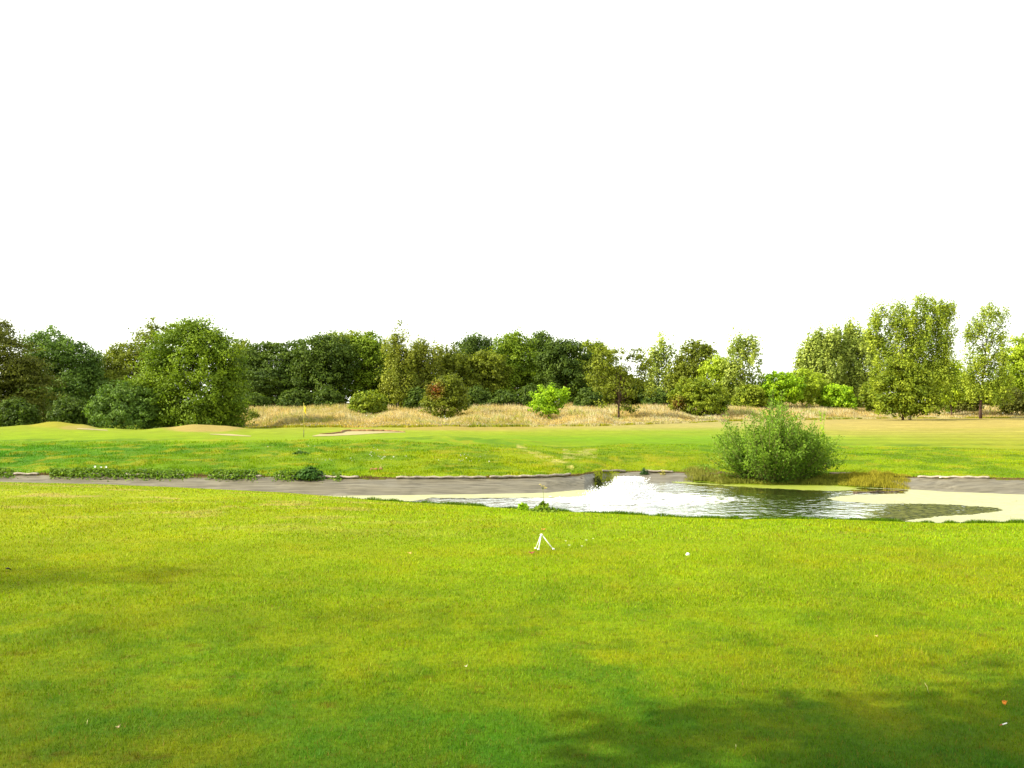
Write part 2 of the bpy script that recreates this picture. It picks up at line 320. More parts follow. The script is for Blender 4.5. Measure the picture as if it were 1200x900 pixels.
def gcol(x, Y, z):
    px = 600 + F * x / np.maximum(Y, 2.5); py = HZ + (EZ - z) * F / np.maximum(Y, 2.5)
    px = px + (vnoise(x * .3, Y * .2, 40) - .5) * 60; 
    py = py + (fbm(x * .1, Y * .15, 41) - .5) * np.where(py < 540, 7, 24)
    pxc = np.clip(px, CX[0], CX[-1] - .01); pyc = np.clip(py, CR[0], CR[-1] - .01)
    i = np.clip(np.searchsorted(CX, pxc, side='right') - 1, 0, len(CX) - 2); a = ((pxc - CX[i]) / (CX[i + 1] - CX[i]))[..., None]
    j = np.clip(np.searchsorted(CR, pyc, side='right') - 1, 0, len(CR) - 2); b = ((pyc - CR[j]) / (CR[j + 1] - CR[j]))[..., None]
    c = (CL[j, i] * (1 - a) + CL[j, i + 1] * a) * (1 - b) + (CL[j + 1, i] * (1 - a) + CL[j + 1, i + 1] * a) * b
    def mix(c, col, w): w = np.clip(w, 0, 1)[..., None]; return c * (1 - w) + np.array(col) * w
    nr = Y < 31
    n1 = fbm(x * .9, Y * .9, 50); n2 = fbm(x * 3.1, Y * 3.1, 51, 4); n3 = fbm(x * 11, Y * 11, 52, 3)
    yel = alb(198, 190, 8); deep = alb(72, 138, 22); brn = alb(120, 95, 25); straw = alb(225, 205, 110)
    c = mix(c, yel, np.where(nr, (sstep(.5, .72, n1) * .26 + sstep(.55, .72, n2) * .2), 0))
    c = mix(c, deep, np.where(nr, (sstep(.52, .30, n2) * .5 + sstep(.5, .3, n1) * .25 + sstep(.5, .3, n3) * .25) * (.75 - .6 * sstep(5, 11, Y)), 0))  # deep green mottling, stronger close by to paint in shade between the blades
    c = mix(c, brn, np.where(nr & (Y < 8), sstep(.70, .80, fbm(x * 6, Y * 9, 55)) * .42, 0))
    c = mix(c, straw, np.where(nr, sstep(.60, .72, fbm(x * .8, Y * 1.6, 56)) * sstep(11, 17, Y) * sstep(900, 300, px) * .75, 0))
    # rough bank: mottled tufts
    bank = (Y > 33) & (Y < 56)
    c = mix(c, deep, np.where(bank, sstep(.5, .36, fbm(x * .8, Y * .5, 60, 4)) * .45, 0))
    c = mix(c, alb(200, 195, 40), np.where(bank, sstep(.55, .72, fbm(x * 1.3, Y * .9, 61, 4)) * .6, 0))
    c = c * (0.82 + .36 * fbm(x * 1.1, Y * .8, 62, 4)[..., None] * np.where(Y > 31, 1, 1)[..., None])
    # worn pale streak running down to the corner of the pond
    ax = 600 + F * x / np.maximum(Y, 2.5); ay = HZ + (EZ - z) * F / np.maximum(Y, 2.5)
    dl = np.abs((ay - 527) - (ax - 615) * .36) 
    c = mix(c, alb(228, 220, 120), np.where(bank & (ax > 605) & (ax < 672), sstep(5, 1, dl) * sstep(.35, .6, fbm(x * 2, Y, 63)) * .9, 0))
    c = mix(c, alb(222, 214, 130), np.where(bank & (ax > 660) & (ax < 700) & (ay > 526) & (ay < 538), .6 * sstep(.45, .6, fbm(x * 2, Y, 64)), 0))
    # dry mounds on the left
    def bump(cx, cy, rx, ry): return sstep(1.15, .75, np.sqrt(((ax - cx) / rx) ** 2 + ((ay - cy) / ry) ** 2) + (fbm(x * .7, Y * .4, 65) - .5) * .5)
    fm = (Y > 66) & (Y < 95)
    tan = alb(218, 194, 108)
    c = mix(c, alb(205, 195, 60), np.where(fm, bump(70, 497, 38, 5) * .7, 0)); c = mix(c, tan, np.where(fm, bump(90, 501, 24, 2.6) * .7, 0))
    c = mix(c, tan, np.where(fm & (ay < 508), bump(240, 500, 52, 6.5), 0))
    c = mix(c, alb(214, 190, 95), np.where(fm & (ax > 470), bump(545, 501, 95, 3.5) * .8, 0))
    # mown stripes on the far right
    c = c * (1 + .10 * np.sin(Y * 1.15 + x * .12) * ((Y > 45) & (Y < 150) & (ax > 850)))[..., None]
    # bare soil at the pond edge
    Yn, Yf, Yt, zt, ye = shore(600 + F * x / np.maximum(Y, 12))
    e = np.abs(Y - Yt)
    soil = alb(150, 120, 85, .8)
    c = mix(c, soil, np.where(e < .8, sstep(.42, .08, e + (fbm(x * 2, Y * 2, 66) - .5) * .35), 0))
    c = mix(c, alb(135, 140, 35), np.where((Y > Yf) & (Y < Yt), sstep(.3, .6, fbm(x * 1.5, Y * 2, 68)) * .7 + .3, 0))
    c = mix(c, (.03, .03, .012), np.where((Y > Yn + .1) & (Y < Yf), 1.0, 0))
    c = mix(c, deep, np.where((Y > Yn - 2.2) & (Y <= Yn), .45, 0))
    far = Y > 150
    c = mix(c, alb(130, 120, 40), np.where(far, .8, 0))
    return np.clip(c, .0012, .6)

inner = np.arange(-.62, .6201, .0017)
outer = np.geomspace(.64, 9, 46)
U = np.concatenate([-outer[::-1], inner, outer])
YR = np.concatenate([np.array([-120, -60, -30, -15, -8, -4, -1, 1, 2]), np.arange(2.6, 13, .035), np.arange(13, 41.5, .07), 41.5 * np.exp(np.arange(0, 1.36, .0075)), np.array([180, 200, 240, 300, 400, 600, 900, 1400, 2500, 4000])])
YR = np.unique(YR)
UU, YY = np.meshgrid(U, YR); XX = UU * np.maximum(YY, 12)
ZZ = terrain(XX, YY)
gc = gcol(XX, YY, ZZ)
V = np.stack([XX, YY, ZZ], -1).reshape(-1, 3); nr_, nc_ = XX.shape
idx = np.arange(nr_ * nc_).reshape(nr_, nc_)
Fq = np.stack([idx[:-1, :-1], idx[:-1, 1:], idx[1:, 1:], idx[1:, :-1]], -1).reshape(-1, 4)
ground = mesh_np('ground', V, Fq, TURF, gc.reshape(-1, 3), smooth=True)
tag(ground, 'mown golf course turf running from the tee to the far trees', 'ground', kind='structure')

# ------------------------------------------------------------------ water
wu = np.arange(-1.12, 1.121, .006); wY = np.arange(20, 44, .12)
WU, WY_ = np.meshgrid(wu, wY); WX = WU * WY_
FX, FY = (738 - 600) / F * 31.2, 31.2
dist = np.sqrt(((WX - FX) / 1.5) ** 2 + ((WY_ - FY) / 1.0) ** 2)
wpx = 600 + F * WU; wpy = HZ + (EZ - ZW) * F / WY_
rip = .10 + .90 * np.exp(-(dist / 5.0) ** 2)
rip *= 1 - .85 * sstep(579, 573, wpy + (fbm(WX, WY_, 71) - .5) * 7) * sstep(780, 850, wpx)
rip = rip * (1 - .6 * sstep(985, 1060, wpx + (wpy - 598) * 6 + (fbm(WX * .8, WY_ * .8, 72) - .5) * 70))
wv = np.stack([WX, WY_, np.full_like(WX, ZW)], -1).reshape(-1, 3); a, b = WX.shape; ii = np.arange(a * b).reshape(a, b)
wf = np.stack([ii[:-1, :-1], ii[:-1, 1:], ii[1:, 1:], ii[1:, :-1]], -1).reshape(-1, 4)
water = mesh_np('water', wv, wf, WATER, np.stack([rip, .72 * np.exp(-(dist / 3.6) ** 2) * (rip > .15), .64 * sstep(960, 1060, wpx + (wpy - 598) * 4 + (fbm(WX * .8, WY_ * .8, 72) - .5) * 90) * (wpy > 583)], -1).reshape(-1, 3), smooth=True)
tag(water, 'rippled open water of the golf course pond', 'water', kind='structure')

# duckweed: a floating skin cut from a fine grid by its outline
def inside(px, py, poly):
    r = np.zeros(px.shape, bool); n = len(poly); j = n - 1
    for i in range(n):
        xi, yi = poly[i]; xj, yj = poly[j]
        c = ((yi > py) != (yj > py)) & (px < (xj - xi) * (py - yi) / (yj - yi + 1e-9) + xi); r ^= c; j = i
    return r
def duckmat(name, c1, c2):
    m, nt, p, out = new_mat(name); N = nt.nodes; L = nt.links
    tc = N.new('ShaderNodeTexCoord'); n1 = N.new('ShaderNodeTexNoise'); n1.inputs['Scale'].default_value = 5; n1.inputs['Detail'].default_value = 8; n1.inputs['Roughness'].default_value = .7
    L.new(tc.outputs['Object'], n1.inputs[0]); rp = N.new('ShaderNodeValToRGB'); rp.color_ramp.elements[0].position = .35; rp.color_ramp.elements[1].position = .6
    rp.color_ramp.elements[0].color = (*c1, 1); rp.color_ramp.elements[1].color = (*c2, 1); L.new(n1.outputs['Fac'], rp.inputs[0]); L.new(rp.outputs[0], p.inputs['Base Color'])
    p.inputs['Roughness'].default_value = .6; p.inputs['Specular IOR Level'].default_value = .25
    b = N.new('ShaderNodeBump'); b.inputs['Strength'].default_value = .3; b.inputs['Distance'].default_value = .01; L.new(n1.outputs['Fac'], b.inputs['Height']); L.new(b.outputs[0], p.inputs['Normal'])
    return m
DUCK = duckmat('duckweed', alb(236, 236, 160), alb(244, 243, 190)); DUCKG = duckmat('green_duckweed', alb(190, 210, 60), alb(215, 225, 95))
def duckweed(name, poly, mat, label, u0, u1, y0, y1, h=.004, holes=None, jx=1.0):
    uu = np.arange((u0 - 600) / F, (u1 - 600) / F, .0007); Yy = np.arange(wy(y1), wy(y0), .03)
    A, B = np.meshgrid(uu, Yy); X = A * B
    px = 600 + F * A; py = HZ + (EZ - ZW) * F / B
    qx = px + (fbm(X * 2.5, B * 2.5, 80) - .5) * 14 * jx + (vnoise(X * 14, B * 14, 82) - .5) * 5; qy = py + (fbm(X * 3, B * 3, 81) - .5) * 1.5 * jx + (vnoise(X * 16, B * 16, 83) - .5) * .8
    k = inside(qx, qy, poly); k &= vnoise(X * 22, B * 22, 84) + .5 * fbm(X * 1.3, B * 1.3, 85) > .24
    if holes: k &= ~inside(qx, qy, holes)
    Yn, Yf, Yt, zt, ye = shore(px); k &= (B > Yn - .25) & (B < Yf + .12)
    n = np.arange(A.size).reshape(A.shape); kk = k[:-1, :-1]
    Fc = np.stack([n[:-1, :-1], n[:-1, 1:], n[1:, 1:], n[1:, :-1]], -1)[kk]
    used, inv = np.unique(Fc.ravel(), return_inverse=True)
    Vv = np.stack([X.ravel(), B.ravel(), np.full(X.size, ZW + h)], -1)[used]
    o = mesh_np(name, Vv, inv.reshape(-1, 4), mat); return tag(o, label, 'duckweed', kind='stuff')
duckweed('duckweed', [(970, 584), (1000, 580), (1060, 578.5), (1064, 574), (1000, 571), (1060, 571), (1700, 575), (1700, 640), (1060, 640), (1050, 611.5), (1095, 606), (1140, 603), (1176, 599), (1168, 595.5), (1130, 592), (1090, 590.5), (1030, 590.5), (985, 588)], DUCK,
         'thick cream yellow duckweed covering the right end of the pond', 940, 1640, 570, 618)
duckweed('duckweed', [(-200, 570), (500, 577), (690, 574), (700, 577), (685, 582), (640, 583.5), (560, 584), (505, 583.5), (478, 588), (440, 590), (-200, 590)], DUCK,
         'pale duckweed strip lying along the long grey liner on the left', -180, 720, 572, 592)
duckweed('duckweed', [(790, 564), (845, 568), (990, 569), (1010, 574), (975, 575.5), (930, 573.8), (880, 571.5), (840, 568.5), (790, 566)], DUCKG,
         'thin bright green line of duckweed in front of the pond bush', 780, 1030, 562, 580)

# ------------------------------------------------------------------ pond liner
def liner_mat():
    m, nt, p, out = new_mat('pond_liner'); N = nt.nodes; L = nt.links
    tc = N.new('ShaderNodeTexCoord'); mp = N.new('ShaderNodeMapping'); mp.inputs['Scale'].default_value = (.5, 5, 14); L.new(tc.outputs['Object'], mp.inputs[0])
    n1 = N.new('ShaderNodeTexNoise'); n1.inputs['Scale'].default_value = 1.4; n1.inputs['Detail'].default_value = 6; L.new(mp.outputs[0], n1.inputs[0])
    rp = N.new('ShaderNodeValToRGB'); e = rp.color_ramp.elements; e[0].position = .3; e[1].position = .7
    e[0].color = (*alb(118, 108, 86), 1); e[1].color = (*alb(182, 172, 145), 1); L.new(n1.outputs['Fac'], rp.inputs[0]); L.new(rp.outputs[0], p.inputs['Base Color'])
    p.inputs['Roughness'].default_value = .55; p.inputs['Specular IOR Level'].default_value = .3
    b = N.new('ShaderNodeBump'); b.inputs['Strength'].default_value = .5; b.inputs['Distance'].default_value = .03; L.new(n1.outputs['Fac'], b.inputs['Height']); L.new(b.outputs[0], p.inputs['Normal'])
    return m
LINER = liner_mat(); HEM = plain('weathered_hem', alb(240, 222, 200), .8, .5, 9, .3)
def liner(px0, px1, label, n=500):
    ps = np.linspace(px0, px1, n); us = (ps - 600) / F
    Yn, Yf, Yt, zt, ye = shore(ps)
    t = np.linspace(-.6, 1, 22)[:, None]
    Yg = Yf + (Yt - Yf) * t; Xg = us * Yg
    Zg = ZW + (zt - ZW) * t - .0 + .02 * np.sin(t * 9 + fbm(us * 30, us * 0, 90) * 6) + (fbm(Xg * .9, Yg * 3, 91) - .5) * .05 * sstep(-.1, .3, t)
    Zg = Zg - .02 * (t > .97)
    V = np.stack([Xg, Yg, Zg], -1).reshape(-1, 3); a, b = Xg.shape; q = np.arange(a * b).reshape(a, b)
    Fc = np.stack([q[:-1, :-1], q[:-1, 1:], q[1:, 1:], q[1:, :-1]], -1).reshape(-1, 4)
    mid = n // 2
    e = empty('pond_liner', (float(Xg[-1, mid]), float(Yt[mid]), ZW), label, 'pond liner', 'grey liners round the far side of the pond')
    mesh_np('sheet', V, Fc, LINER, parent=e, smooth=True)
    mb = MB(); pts = []; rad = []
    def flush():
        if len(pts) > 4: mb = MB(); mb.tube(pts, rad, 6); mb.build('edge_strip', HEM, e)
        pts.clear(); rad.clear()
    for k in range(0, n, 2):                  # weathered edge board, broken up by soil and growth
        if vnoise(np.array([ps[k] * .035]), np.array([3.0]), 93)[0] > .27:
            pts.append((us[k] * (Yt[k] - .03), Yt[k] - .03, zt[k] + .035 + .012 * math.sin(ps[k] * .35))); rad.append(.035 + .012 * random.random())
        else: flush()
    flush()
liner(-250, 697, 'long grey pond liner running left from the point of the grass bank', 900)
liner(706, 812, 'short grey pond liner behind the fountain spray', 160)
liner(1036, 1560, 'grey pond liner on the right beyond the duckweed', 400)

# ------------------------------------------------------------------ foliage
def leaves(P, N, size, col, aspect=1.5, jit=.7):
    """one rhombic leaf per point P with normal N"""
    n = len(P); r = RNG.normal(size=(n, 3)); Nn = N + r * jit; Nn /= np.linalg.norm(Nn, axis=1, keepdims=True) + 1e-9
    t = np.cross(Nn, RNG.normal(size=(n, 3))); t /= np.linalg.norm(t, axis=1, keepdims=True) + 1e-9
    b = np.cross(Nn, t); s = (size * RNG.uniform(.6, 1.35, n))[:, None]
    a = t * s * aspect * .5; w = b * s * .5
    V = np.stack([P - a, P - w + a * .1, P + a, P + w + a * .1], 1).reshape(-1, 3)
    Fc = np.arange(n * 4).reshape(-1, 4); C = np.repeat(col, 4, 0)
    return V, Fc, C

def crown_pts(lobes, n_clump, per, csz, axis=(1, 1, 1), rough=.35, fill=.25, hemi=.2):
    """lobes: (cx,cy,cz,rx,ry,rz). Returns leaf points, normals, clump random, height shade"""
    L = np.array(lobes, float); area = (L[:, 3] * L[:, 5]) ** 1.0; pr = area / area.sum()
    k = RNG.choice(len(L), n_clump, p=pr); d = RNG.normal(size=(n_clump, 3)); d /= np.linalg.norm(d, axis=1, keepdims=True)
    d[:, 2] = np.where((d[:, 2] < -.3) & (RNG.random(n_clump) < hemi), -d[:, 2], d[:, 2])
    rr = np.where(RNG.random(n_clump) < fill, RNG.uniform(.3, .85, n_clump), 1 + RNG.normal(size=n_clump) * rough * .3 + np.where(RNG.random(n_clump) < .045, RNG.random(n_clump) * rough * .9, 0))
    C = L[k, :3] + d * L[k, 3:6] * rr[:, None]
    keep = np.ones(n_clump, bool)
    for l in L:                                 # thin the clumps buried inside another lobe
        q = (((C - l[:3]) / l[3:6]) ** 2).sum(1); keep &= ~((q < .12) & (RNG.random(n_clump) < .35))
    C = C[keep]; d = d[keep]; m = len(C); cs = csz * RNG.uniform(.55, 1.5, m)
    cr = RNG.random(m)
    kk = np.repeat(np.arange(m), per); e = RNG.normal(size=(m * per, 3)); e /= np.linalg.norm(e, axis=1, keepdims=True)
    P = C[kk] + e * (RNG.random(m * per) ** .45 * cs[kk])[:, None] * np.array(axis)
    Nn = e * .6 + d[kk] * .7 + np.array([0, 0, .35])
    return P, Nn, cr[kk], C

def tones(c1, c2, cr, P=None, c3=None, w3=None, spread=.35):
    n = len(cr); t = np.clip(cr * .75 + RNG.random(n) * spread, 0, 1)[:, None]
    c = np.array(c1) * (1 - t) + np.array(c2) * t
    c = c * RNG.uniform(.75, 1.25, n)[:, None]
    if c3 is not None: w3 = w3[:, None]; c = c * (1 - w3) + np.array(c3) * w3
    return np.clip(c, .001, .6)

# display-ish leaf colours turned into base colours (dark, light)
PAL = {
 'olive':  ((0.073, 0.097, 0.010), (0.210, 0.244, 0.020)),
 'dark':   ((0.031, 0.060, 0.010), (0.100, 0.149, 0.016)),
 'brown':  ((0.057, 0.068, 0.012), (0.150, 0.162, 0.020)),
 'oak':    ((0.049, 0.094, 0.008), (0.203, 0.284, 0.016)),
 'blue':   ((0.041, 0.085, 0.016), (0.143, 0.226, 0.034)),
 'mid':    ((0.073, 0.122, 0.009), (0.262, 0.310, 0.020)),
 'birch':  ((0.095, 0.129, 0.014), (0.270, 0.291, 0.035)),
 'lime':   ((0.125, 0.262, 0.008), (0.346, 0.494, 0.016)),
 'yellow': ((0.165, 0.235, 0.012), (0.384, 0.478, 0.030)),
 'silver': ((0.131, 0.188, 0.030), (0.408, 0.468, 0.085)),
 'willow': ((0.096, 0.157, 0.014), (0.369, 0.430, 0.040)),
}
def tree(px, top, w, Y, pal, label, base=None, lobes=None, kind='broad', trunk=True, dens=1.0, name='broadleaf_tree', cat='tree', group=None, bark=None, leaf=None, trunk_h=.2, bottom=None, fill=.25, patch=None, rough=.35, tall_limbs=8, seed=None):
    """a tree that stands at photo column px, distance Y; top and width in photo pixels"""
    if base is not None:
        g = far_px(px, base, 60 if Y is None else Y)
        x, Y, z = g
    else:
        x = (px - 600) / F * Y; z = tz(x, Y)
    s = Y / F; H = (EZ - (top - HZ) * s) - z; Wd = w * s
    pz = lambda py: EZ - (py - HZ) * s
    e = empty(name, (x, Y, z - .05), label, cat, group)
    bz = z + H * trunk_h if bottom is None else pz(bottom)
    Lb = []
    if lobes:
        for (lx, ly, rx, ry) in lobes:
            Lb.append(((lx - 600) * s, Y + random.uniform(-.15, .15) * rx * s, pz(ly), rx * s, rx * s * .85, ry * s))
    else:
        ch = z + H - bz; n = 9 if kind in ('broad', 'shrub') else 7
        for i in range(n):
            t = (i + .5) / n; prof = {'broad': math.sin(math.pi * min(1, .22 + t * .72)) ** .7, 'shrub': (1 - t ** 2.2) ** .5, 'pine': .35 + .65 * (1 - t) ** .6, 'poplar': math.sin(math.pi * (.18 + t * .75)) ** .7, 'birch': math.sin(math.pi * (.25 + t * .68)) ** .8, 'cone': .12 + .88 * (1 - t)}[kind]
            r = Wd * .5 * prof; rl = r * random.uniform(.5, .68); a = random.uniform(0, 6.28); off = (r - rl) * random.uniform(.6, 1)
            if i == n - 1: off *= .3
            lx = math.cos(a) * off if i % 2 == 0 else (-1) ** (i // 2) * off
            rz = max(ch / n * random.uniform(1.0, 1.5), rl * .55)
            cz = bz + ch * t; cz = min(cz, z + H - rz * .85)
            Lb.append((x + lx, Y + math.sin(a) * off * .8, cz, rl, rl, rz))
        Lb.append((x, Y, bz + ch * .5, Wd * .3, Wd * .3, ch * .42))
    ax = {'broad': (1, 1, .75), 'shrub': (1, 1, .8), 'pine': (1.5, 1.5, .35), 'poplar': (.5, .5, 1.7), 'birch': (.7, .7, 1.35), 'cone': (.7, .7, 1.2)}[kind]
    area = sum(l[3] * l[5] for l in Lb)
    if pal in ('willow', 'silver'): dens *= 1.45
    lf = (leaf or 0) * .75 or max(.10, s * 1.75)
    csz = max(.28, min(.95, .065 * H + .14)); per = 26
    n_cl = int(min(2300, max(90, dens * 8.0 * area / (csz * csz))))
    per = int(np.clip(per * (csz / lf) ** 1.2 / 3.0, 14, 76))
    P, Nn, cr, C = crown_pts(Lb, n_cl, per, csz, ax, fill=fill, rough=rough)
    keep = P[:, 2] > z + .02; P, Nn, cr = P[keep], Nn[keep], cr[keep]
    c1, c2 = PAL[pal]; c3 = w3 = None
    if patch:
        (qx, qy, qr, c3) = patch; q = np.sqrt((P[:, 0] - (qx - 600) * s) ** 2 + (P[:, 2] - pz(qy)) ** 2) / (qr * s)
        w3 = np.clip(1.2 - q, 0, 1) * (RNG.random(len(P)) < .75)
    c = tones(c1, c2, cr, c3=c3, w3=w3)
    Vv, Fc, Cc = leaves(P, Nn, lf, c)
    mesh_np('crown', Vv, Fc, LEAF, Cc, parent=e)
    if trunk:
        mb = MB(); r0 = max(.06, H * (.012 if kind == 'birch' else .017)); tx = x; hh = z + H * (.8 if kind != 'shrub' else .5)
        ax_ = sum(l[0] for l in Lb) / len(Lb)
        pts = []; rad = []
        for i in range(9):
            t = i / 8; pts.append((x + (ax_ - x) * t * t + math.sin(t * 5 + px) * .02 * H * t, Y + math.cos(t * 4 + px) * .015 * H * t, z - .1 + (hh - z) * t)); rad.append(r0 * (1.25 - .3 * min(1, t * 8)) * (1 - .85 * t) + .01)
        mb.tube(pts, rad, 9)
        for k in range(tall_limbs):
            t = random.uniform(.22, .85); i = int(t * 8); p0 = Vector(pts[i]).lerp(Vector(pts[i + 1]), t * 8 - i)
            q = Vector(C[random.randrange(len(C))]); 
            if kind in ('poplar', 'cone', 'birch'): q.z = max(q.z, p0.z + (q - p0).length * .4)
            m1 = p0.lerp(q, .5) + Vector((0, 0, .06 * (q - p0).length)); rr = rad[i] * .5
            mb.tube([p0, m1, q], [rr, rr * .6, .008 + rr * .1], 5)
        mb.build('trunk', bark or BARK, e)
    return e

WB = 'trees of the wood behind the course'
# ---- wood, from left to right
tree(-22, 372, 120, 112, 'brown', 'dark brownish tree cut off by the left edge of the photo', base=None, lobes=[(-20, 400, 30, 28), (0, 425, 34, 30), (20, 455, 34, 34), (-40, 450, 50, 50), (5, 480, 42, 25), (35, 440, 18, 20), (-5, 392, 16, 20)], kind='pine', bottom=500, group=WB, dens=1.2)
tree(72, 392, 100, 122, 'blue', 'bluish green tree between the dark edge tree and the big oak', lobes=[(62, 412, 28, 22), (75, 430, 36, 30), (50, 450, 30, 34), (92, 450, 28, 34), (70, 478, 50, 26), (103, 432, 12, 16), (45, 405, 13, 14)], kind='broad', bottom=500, group=WB, dens=1.2)
tree(150, 402, 110, 128, 'olive', 'olive tree with thin twiggy top just left of the big oak', lobes=[(148, 425, 26, 20), (175, 415, 24, 24), (125, 448, 22, 26), (160, 460, 45, 36), (190, 398, 10, 14), (180, 388, 5, 10), (135, 420, 8, 12)], kind='broad', bottom=500, group=WB, dens=1.1, rough=.7)
tree(224, 371, 150, 98, 'oak', 'largest round dark green oak with dense crown behind the left mounds', lobes=[(224, 392, 22, 20), (205, 408, 24, 22), (245, 405, 24, 20), (225, 425, 48, 36), (190, 440, 28, 28), (258, 430, 26, 28), (272, 458, 20, 26), (235, 465, 52, 34), (180, 470, 32, 26), (262, 482, 28, 20), (165, 455, 16, 14), (224, 384, 14, 12), (235, 490, 45, 16), (200, 488, 30, 16)], kind='broad', bottom=502, group=WB, dens=1.25, name='oak_tree', leaf=.2, fill=.45)
tree(142, 450, 70, 96, 'blue', 'low bluish shrub spreading at the left foot of the big oak', lobes=[(140, 468, 26, 18), (160, 475, 24, 20), (122, 482, 18, 16), (150, 490, 34, 14)], kind='shrub', bottom=503, group=WB, name='shrub', cat='shrub')
tree(286, 398, 44, 152, 'mid', 'rounded green tree showing just right of the big oak', kind='broad', bottom=476, group=WB)
tree(322, 400, 70, 150, 'dark', 'dark layered pine right of the big oak', lobes=[(310, 412, 16, 10), (340, 410, 18, 9), (325, 425, 34, 14), (320, 445, 38, 16), (335, 462, 32, 16), (300, 430, 18, 18), (352, 404, 8, 5)], kind='pine', bottom=478, group=WB, name='pine_tree', dens=1.3)
tree(378, 394, 60, 147, 'dark', 'broad dark tree left of the middle of the left wood', lobes=[(375, 415, 24, 20), (360, 435, 20, 20), (392, 425, 26, 30), (375, 455, 34, 22)], kind='broad', bottom=478, group=WB, dens=1.3)
tree(398, 391, 60, 152, 'mid', 'tall bumpy topped green tree behind the flagstick side shrub', lobes=[(398, 404, 18, 12), (415, 418, 26, 26), (385, 425, 22, 24), (405, 450, 34, 26)], kind='broad', bottom=478, group=WB, dens=1.2)
tree(432, 389, 52, 150, 'oak', 'green tree with a pointed crest above the round field shrub', lobes=[(425, 402, 12, 12), (438, 410, 20, 18), (430, 432, 26, 28), (440, 455, 28, 22)], kind='broad', bottom=478, group=WB, dens=1.2)
tree(466, 384, 46, 144, 'birch', 'olive birch with the tallest wispy top in the left wood', lobes=[(466, 395, 6, 12), (460, 408, 12, 12), (472, 420, 18, 18), (462, 442, 20, 26), (475, 460, 18, 16)], kind='birch', bottom=478, group=WB, name='birch_tree', bark=PALEBARK, rough=.8)
tree(496, 398, 44, 146, 'birch', 'drooping olive birch left of the reddish shrub', lobes=[(494, 408, 7, 10), (490, 420, 14, 14), (502, 428, 18, 20), (495, 450, 24, 24)], kind='birch', bottom=478, group=WB, name='birch_tree', bark=PALEBARK)
tree(520, 408, 46, 149, 'olive', 'lower olive birch directly behind the reddish shrub', lobes=[(518, 418, 18, 10), (530, 430, 20, 20), (515, 450, 26, 26)], kind='birch', bottom=478, group=WB, name='birch_tree', bark=PALEBARK)
tree(558, 394, 46, 172, 'dark', 'smooth domed dark tree standing above its neighbours right of the reddish shrub', lobes=[(558, 408, 19, 14), (556, 425, 22, 24), (556, 450, 24, 24)], kind='broad', bottom=474, group=WB, dens=1.3)
tree(567, 413, 52, 150, 'olive', 'lighter olive tree in front of the domed dark tree', lobes=[(565, 424, 16, 11), (575, 436, 20, 20), (556, 445, 18, 22), (568, 458, 28, 18)], kind='broad', bottom=476, group=WB)
tree(604, 390, 52, 154, 'oak', 'tall green tree left of centre with a rounded shoulder', lobes=[(605, 402, 16, 12), (595, 415, 20, 18), (612, 425, 22, 24), (600, 450, 28, 26)], kind='broad', bottom=476, group=WB, dens=1.3)
tree(634, 388, 50, 160, 'dark', 'highest dark green tree in the middle of the wood', lobes=[(634, 396, 5, 9), (632, 404, 14, 12), (640, 420, 22, 22), (630, 440, 26, 30), (640, 458, 24, 18)], kind='broad', bottom=476, group=WB, dens=1.3)
tree(663, 399, 56, 150, 'dark', 'deep green tree above the lime green shrub', lobes=[(660, 410, 18, 12), (650, 425, 18, 18), (672, 425, 22, 22), (662, 450, 32, 26)], kind='broad', bottom=476, group=WB, dens=1.3)
tree(694, 402, 42, 158, 'mid', 'green tree at the right end of the dark wood', lobes=[(692, 412, 16, 11), (700, 425, 18, 20), (690, 448, 24, 26)], kind='broad', bottom=476, group=WB, dens=1.2)
tree(782, 390, 48, 158, 'silver', 'thin pointed pale tree with sparse upswept branches', lobes=[(775, 400, 3, 11), (775, 415, 6, 14), (764, 428, 5, 18), (788, 420, 5, 18), (797, 430, 5, 16), (776, 440, 12, 22), (790, 450, 12, 18), (766, 456, 12, 18), (778, 465, 20, 12)], kind='cone', bottom=478, group=WB, dens=.55, rough=.9, bark=PALEBARK, tall_limbs=16)
tree(817, 399, 50, 156, 'olive', 'compact olive tree right of the thin pointed pale tree', lobes=[(816, 408, 14, 9), (822, 420, 18, 16), (805, 430, 16, 16), (815, 450, 26, 24)], kind='broad', bottom=478, group=WB, dens=1.1)
tree(843, 418, 40, 150, 'yellow', 'yellowish green tree filling in behind the dark shrub', lobes=[(845, 428, 14, 10), (838, 440, 16, 16), (848, 452, 18, 20)], kind='broad', bottom=478, group=WB, dens=.9)
tree(866, 393, 48, 148, 'silver', 'airy light green birch with drooping sprays and sky showing through', lobes=[(873, 402, 13, 8), (862, 412, 12, 10), (880, 414, 10, 12), (868, 428, 17, 12), (858, 442, 12, 14), (874, 448, 14, 16), (862, 462, 16, 12)], kind='birch', bottom=478, group=WB, dens=.7, rough=.9, name='birch_tree', bark=PALEBARK, tall_limbs=14)
tree(880, 452, 46, 146, 'mid', 'low green bush below the airy light green birch', kind='shrub', bottom=478, group=WB, name='bush', cat='bush')
tree(912, 437, 50, 148, 'lime', 'bright yellow green bush behind the pond bush', lobes=[(908, 448, 18, 11), (922, 455, 20, 16), (900, 462, 20, 14)], kind='shrub', bottom=476, group=WB, name='bush', cat='bush')
tree(940, 434, 44, 152, 'yellow', 'taller yellow green bush left of the poplar clump', lobes=[(938, 444, 16, 10), (945, 456, 22, 18)], kind='shrub', bottom=476, group=WB, name='bush', cat='bush')
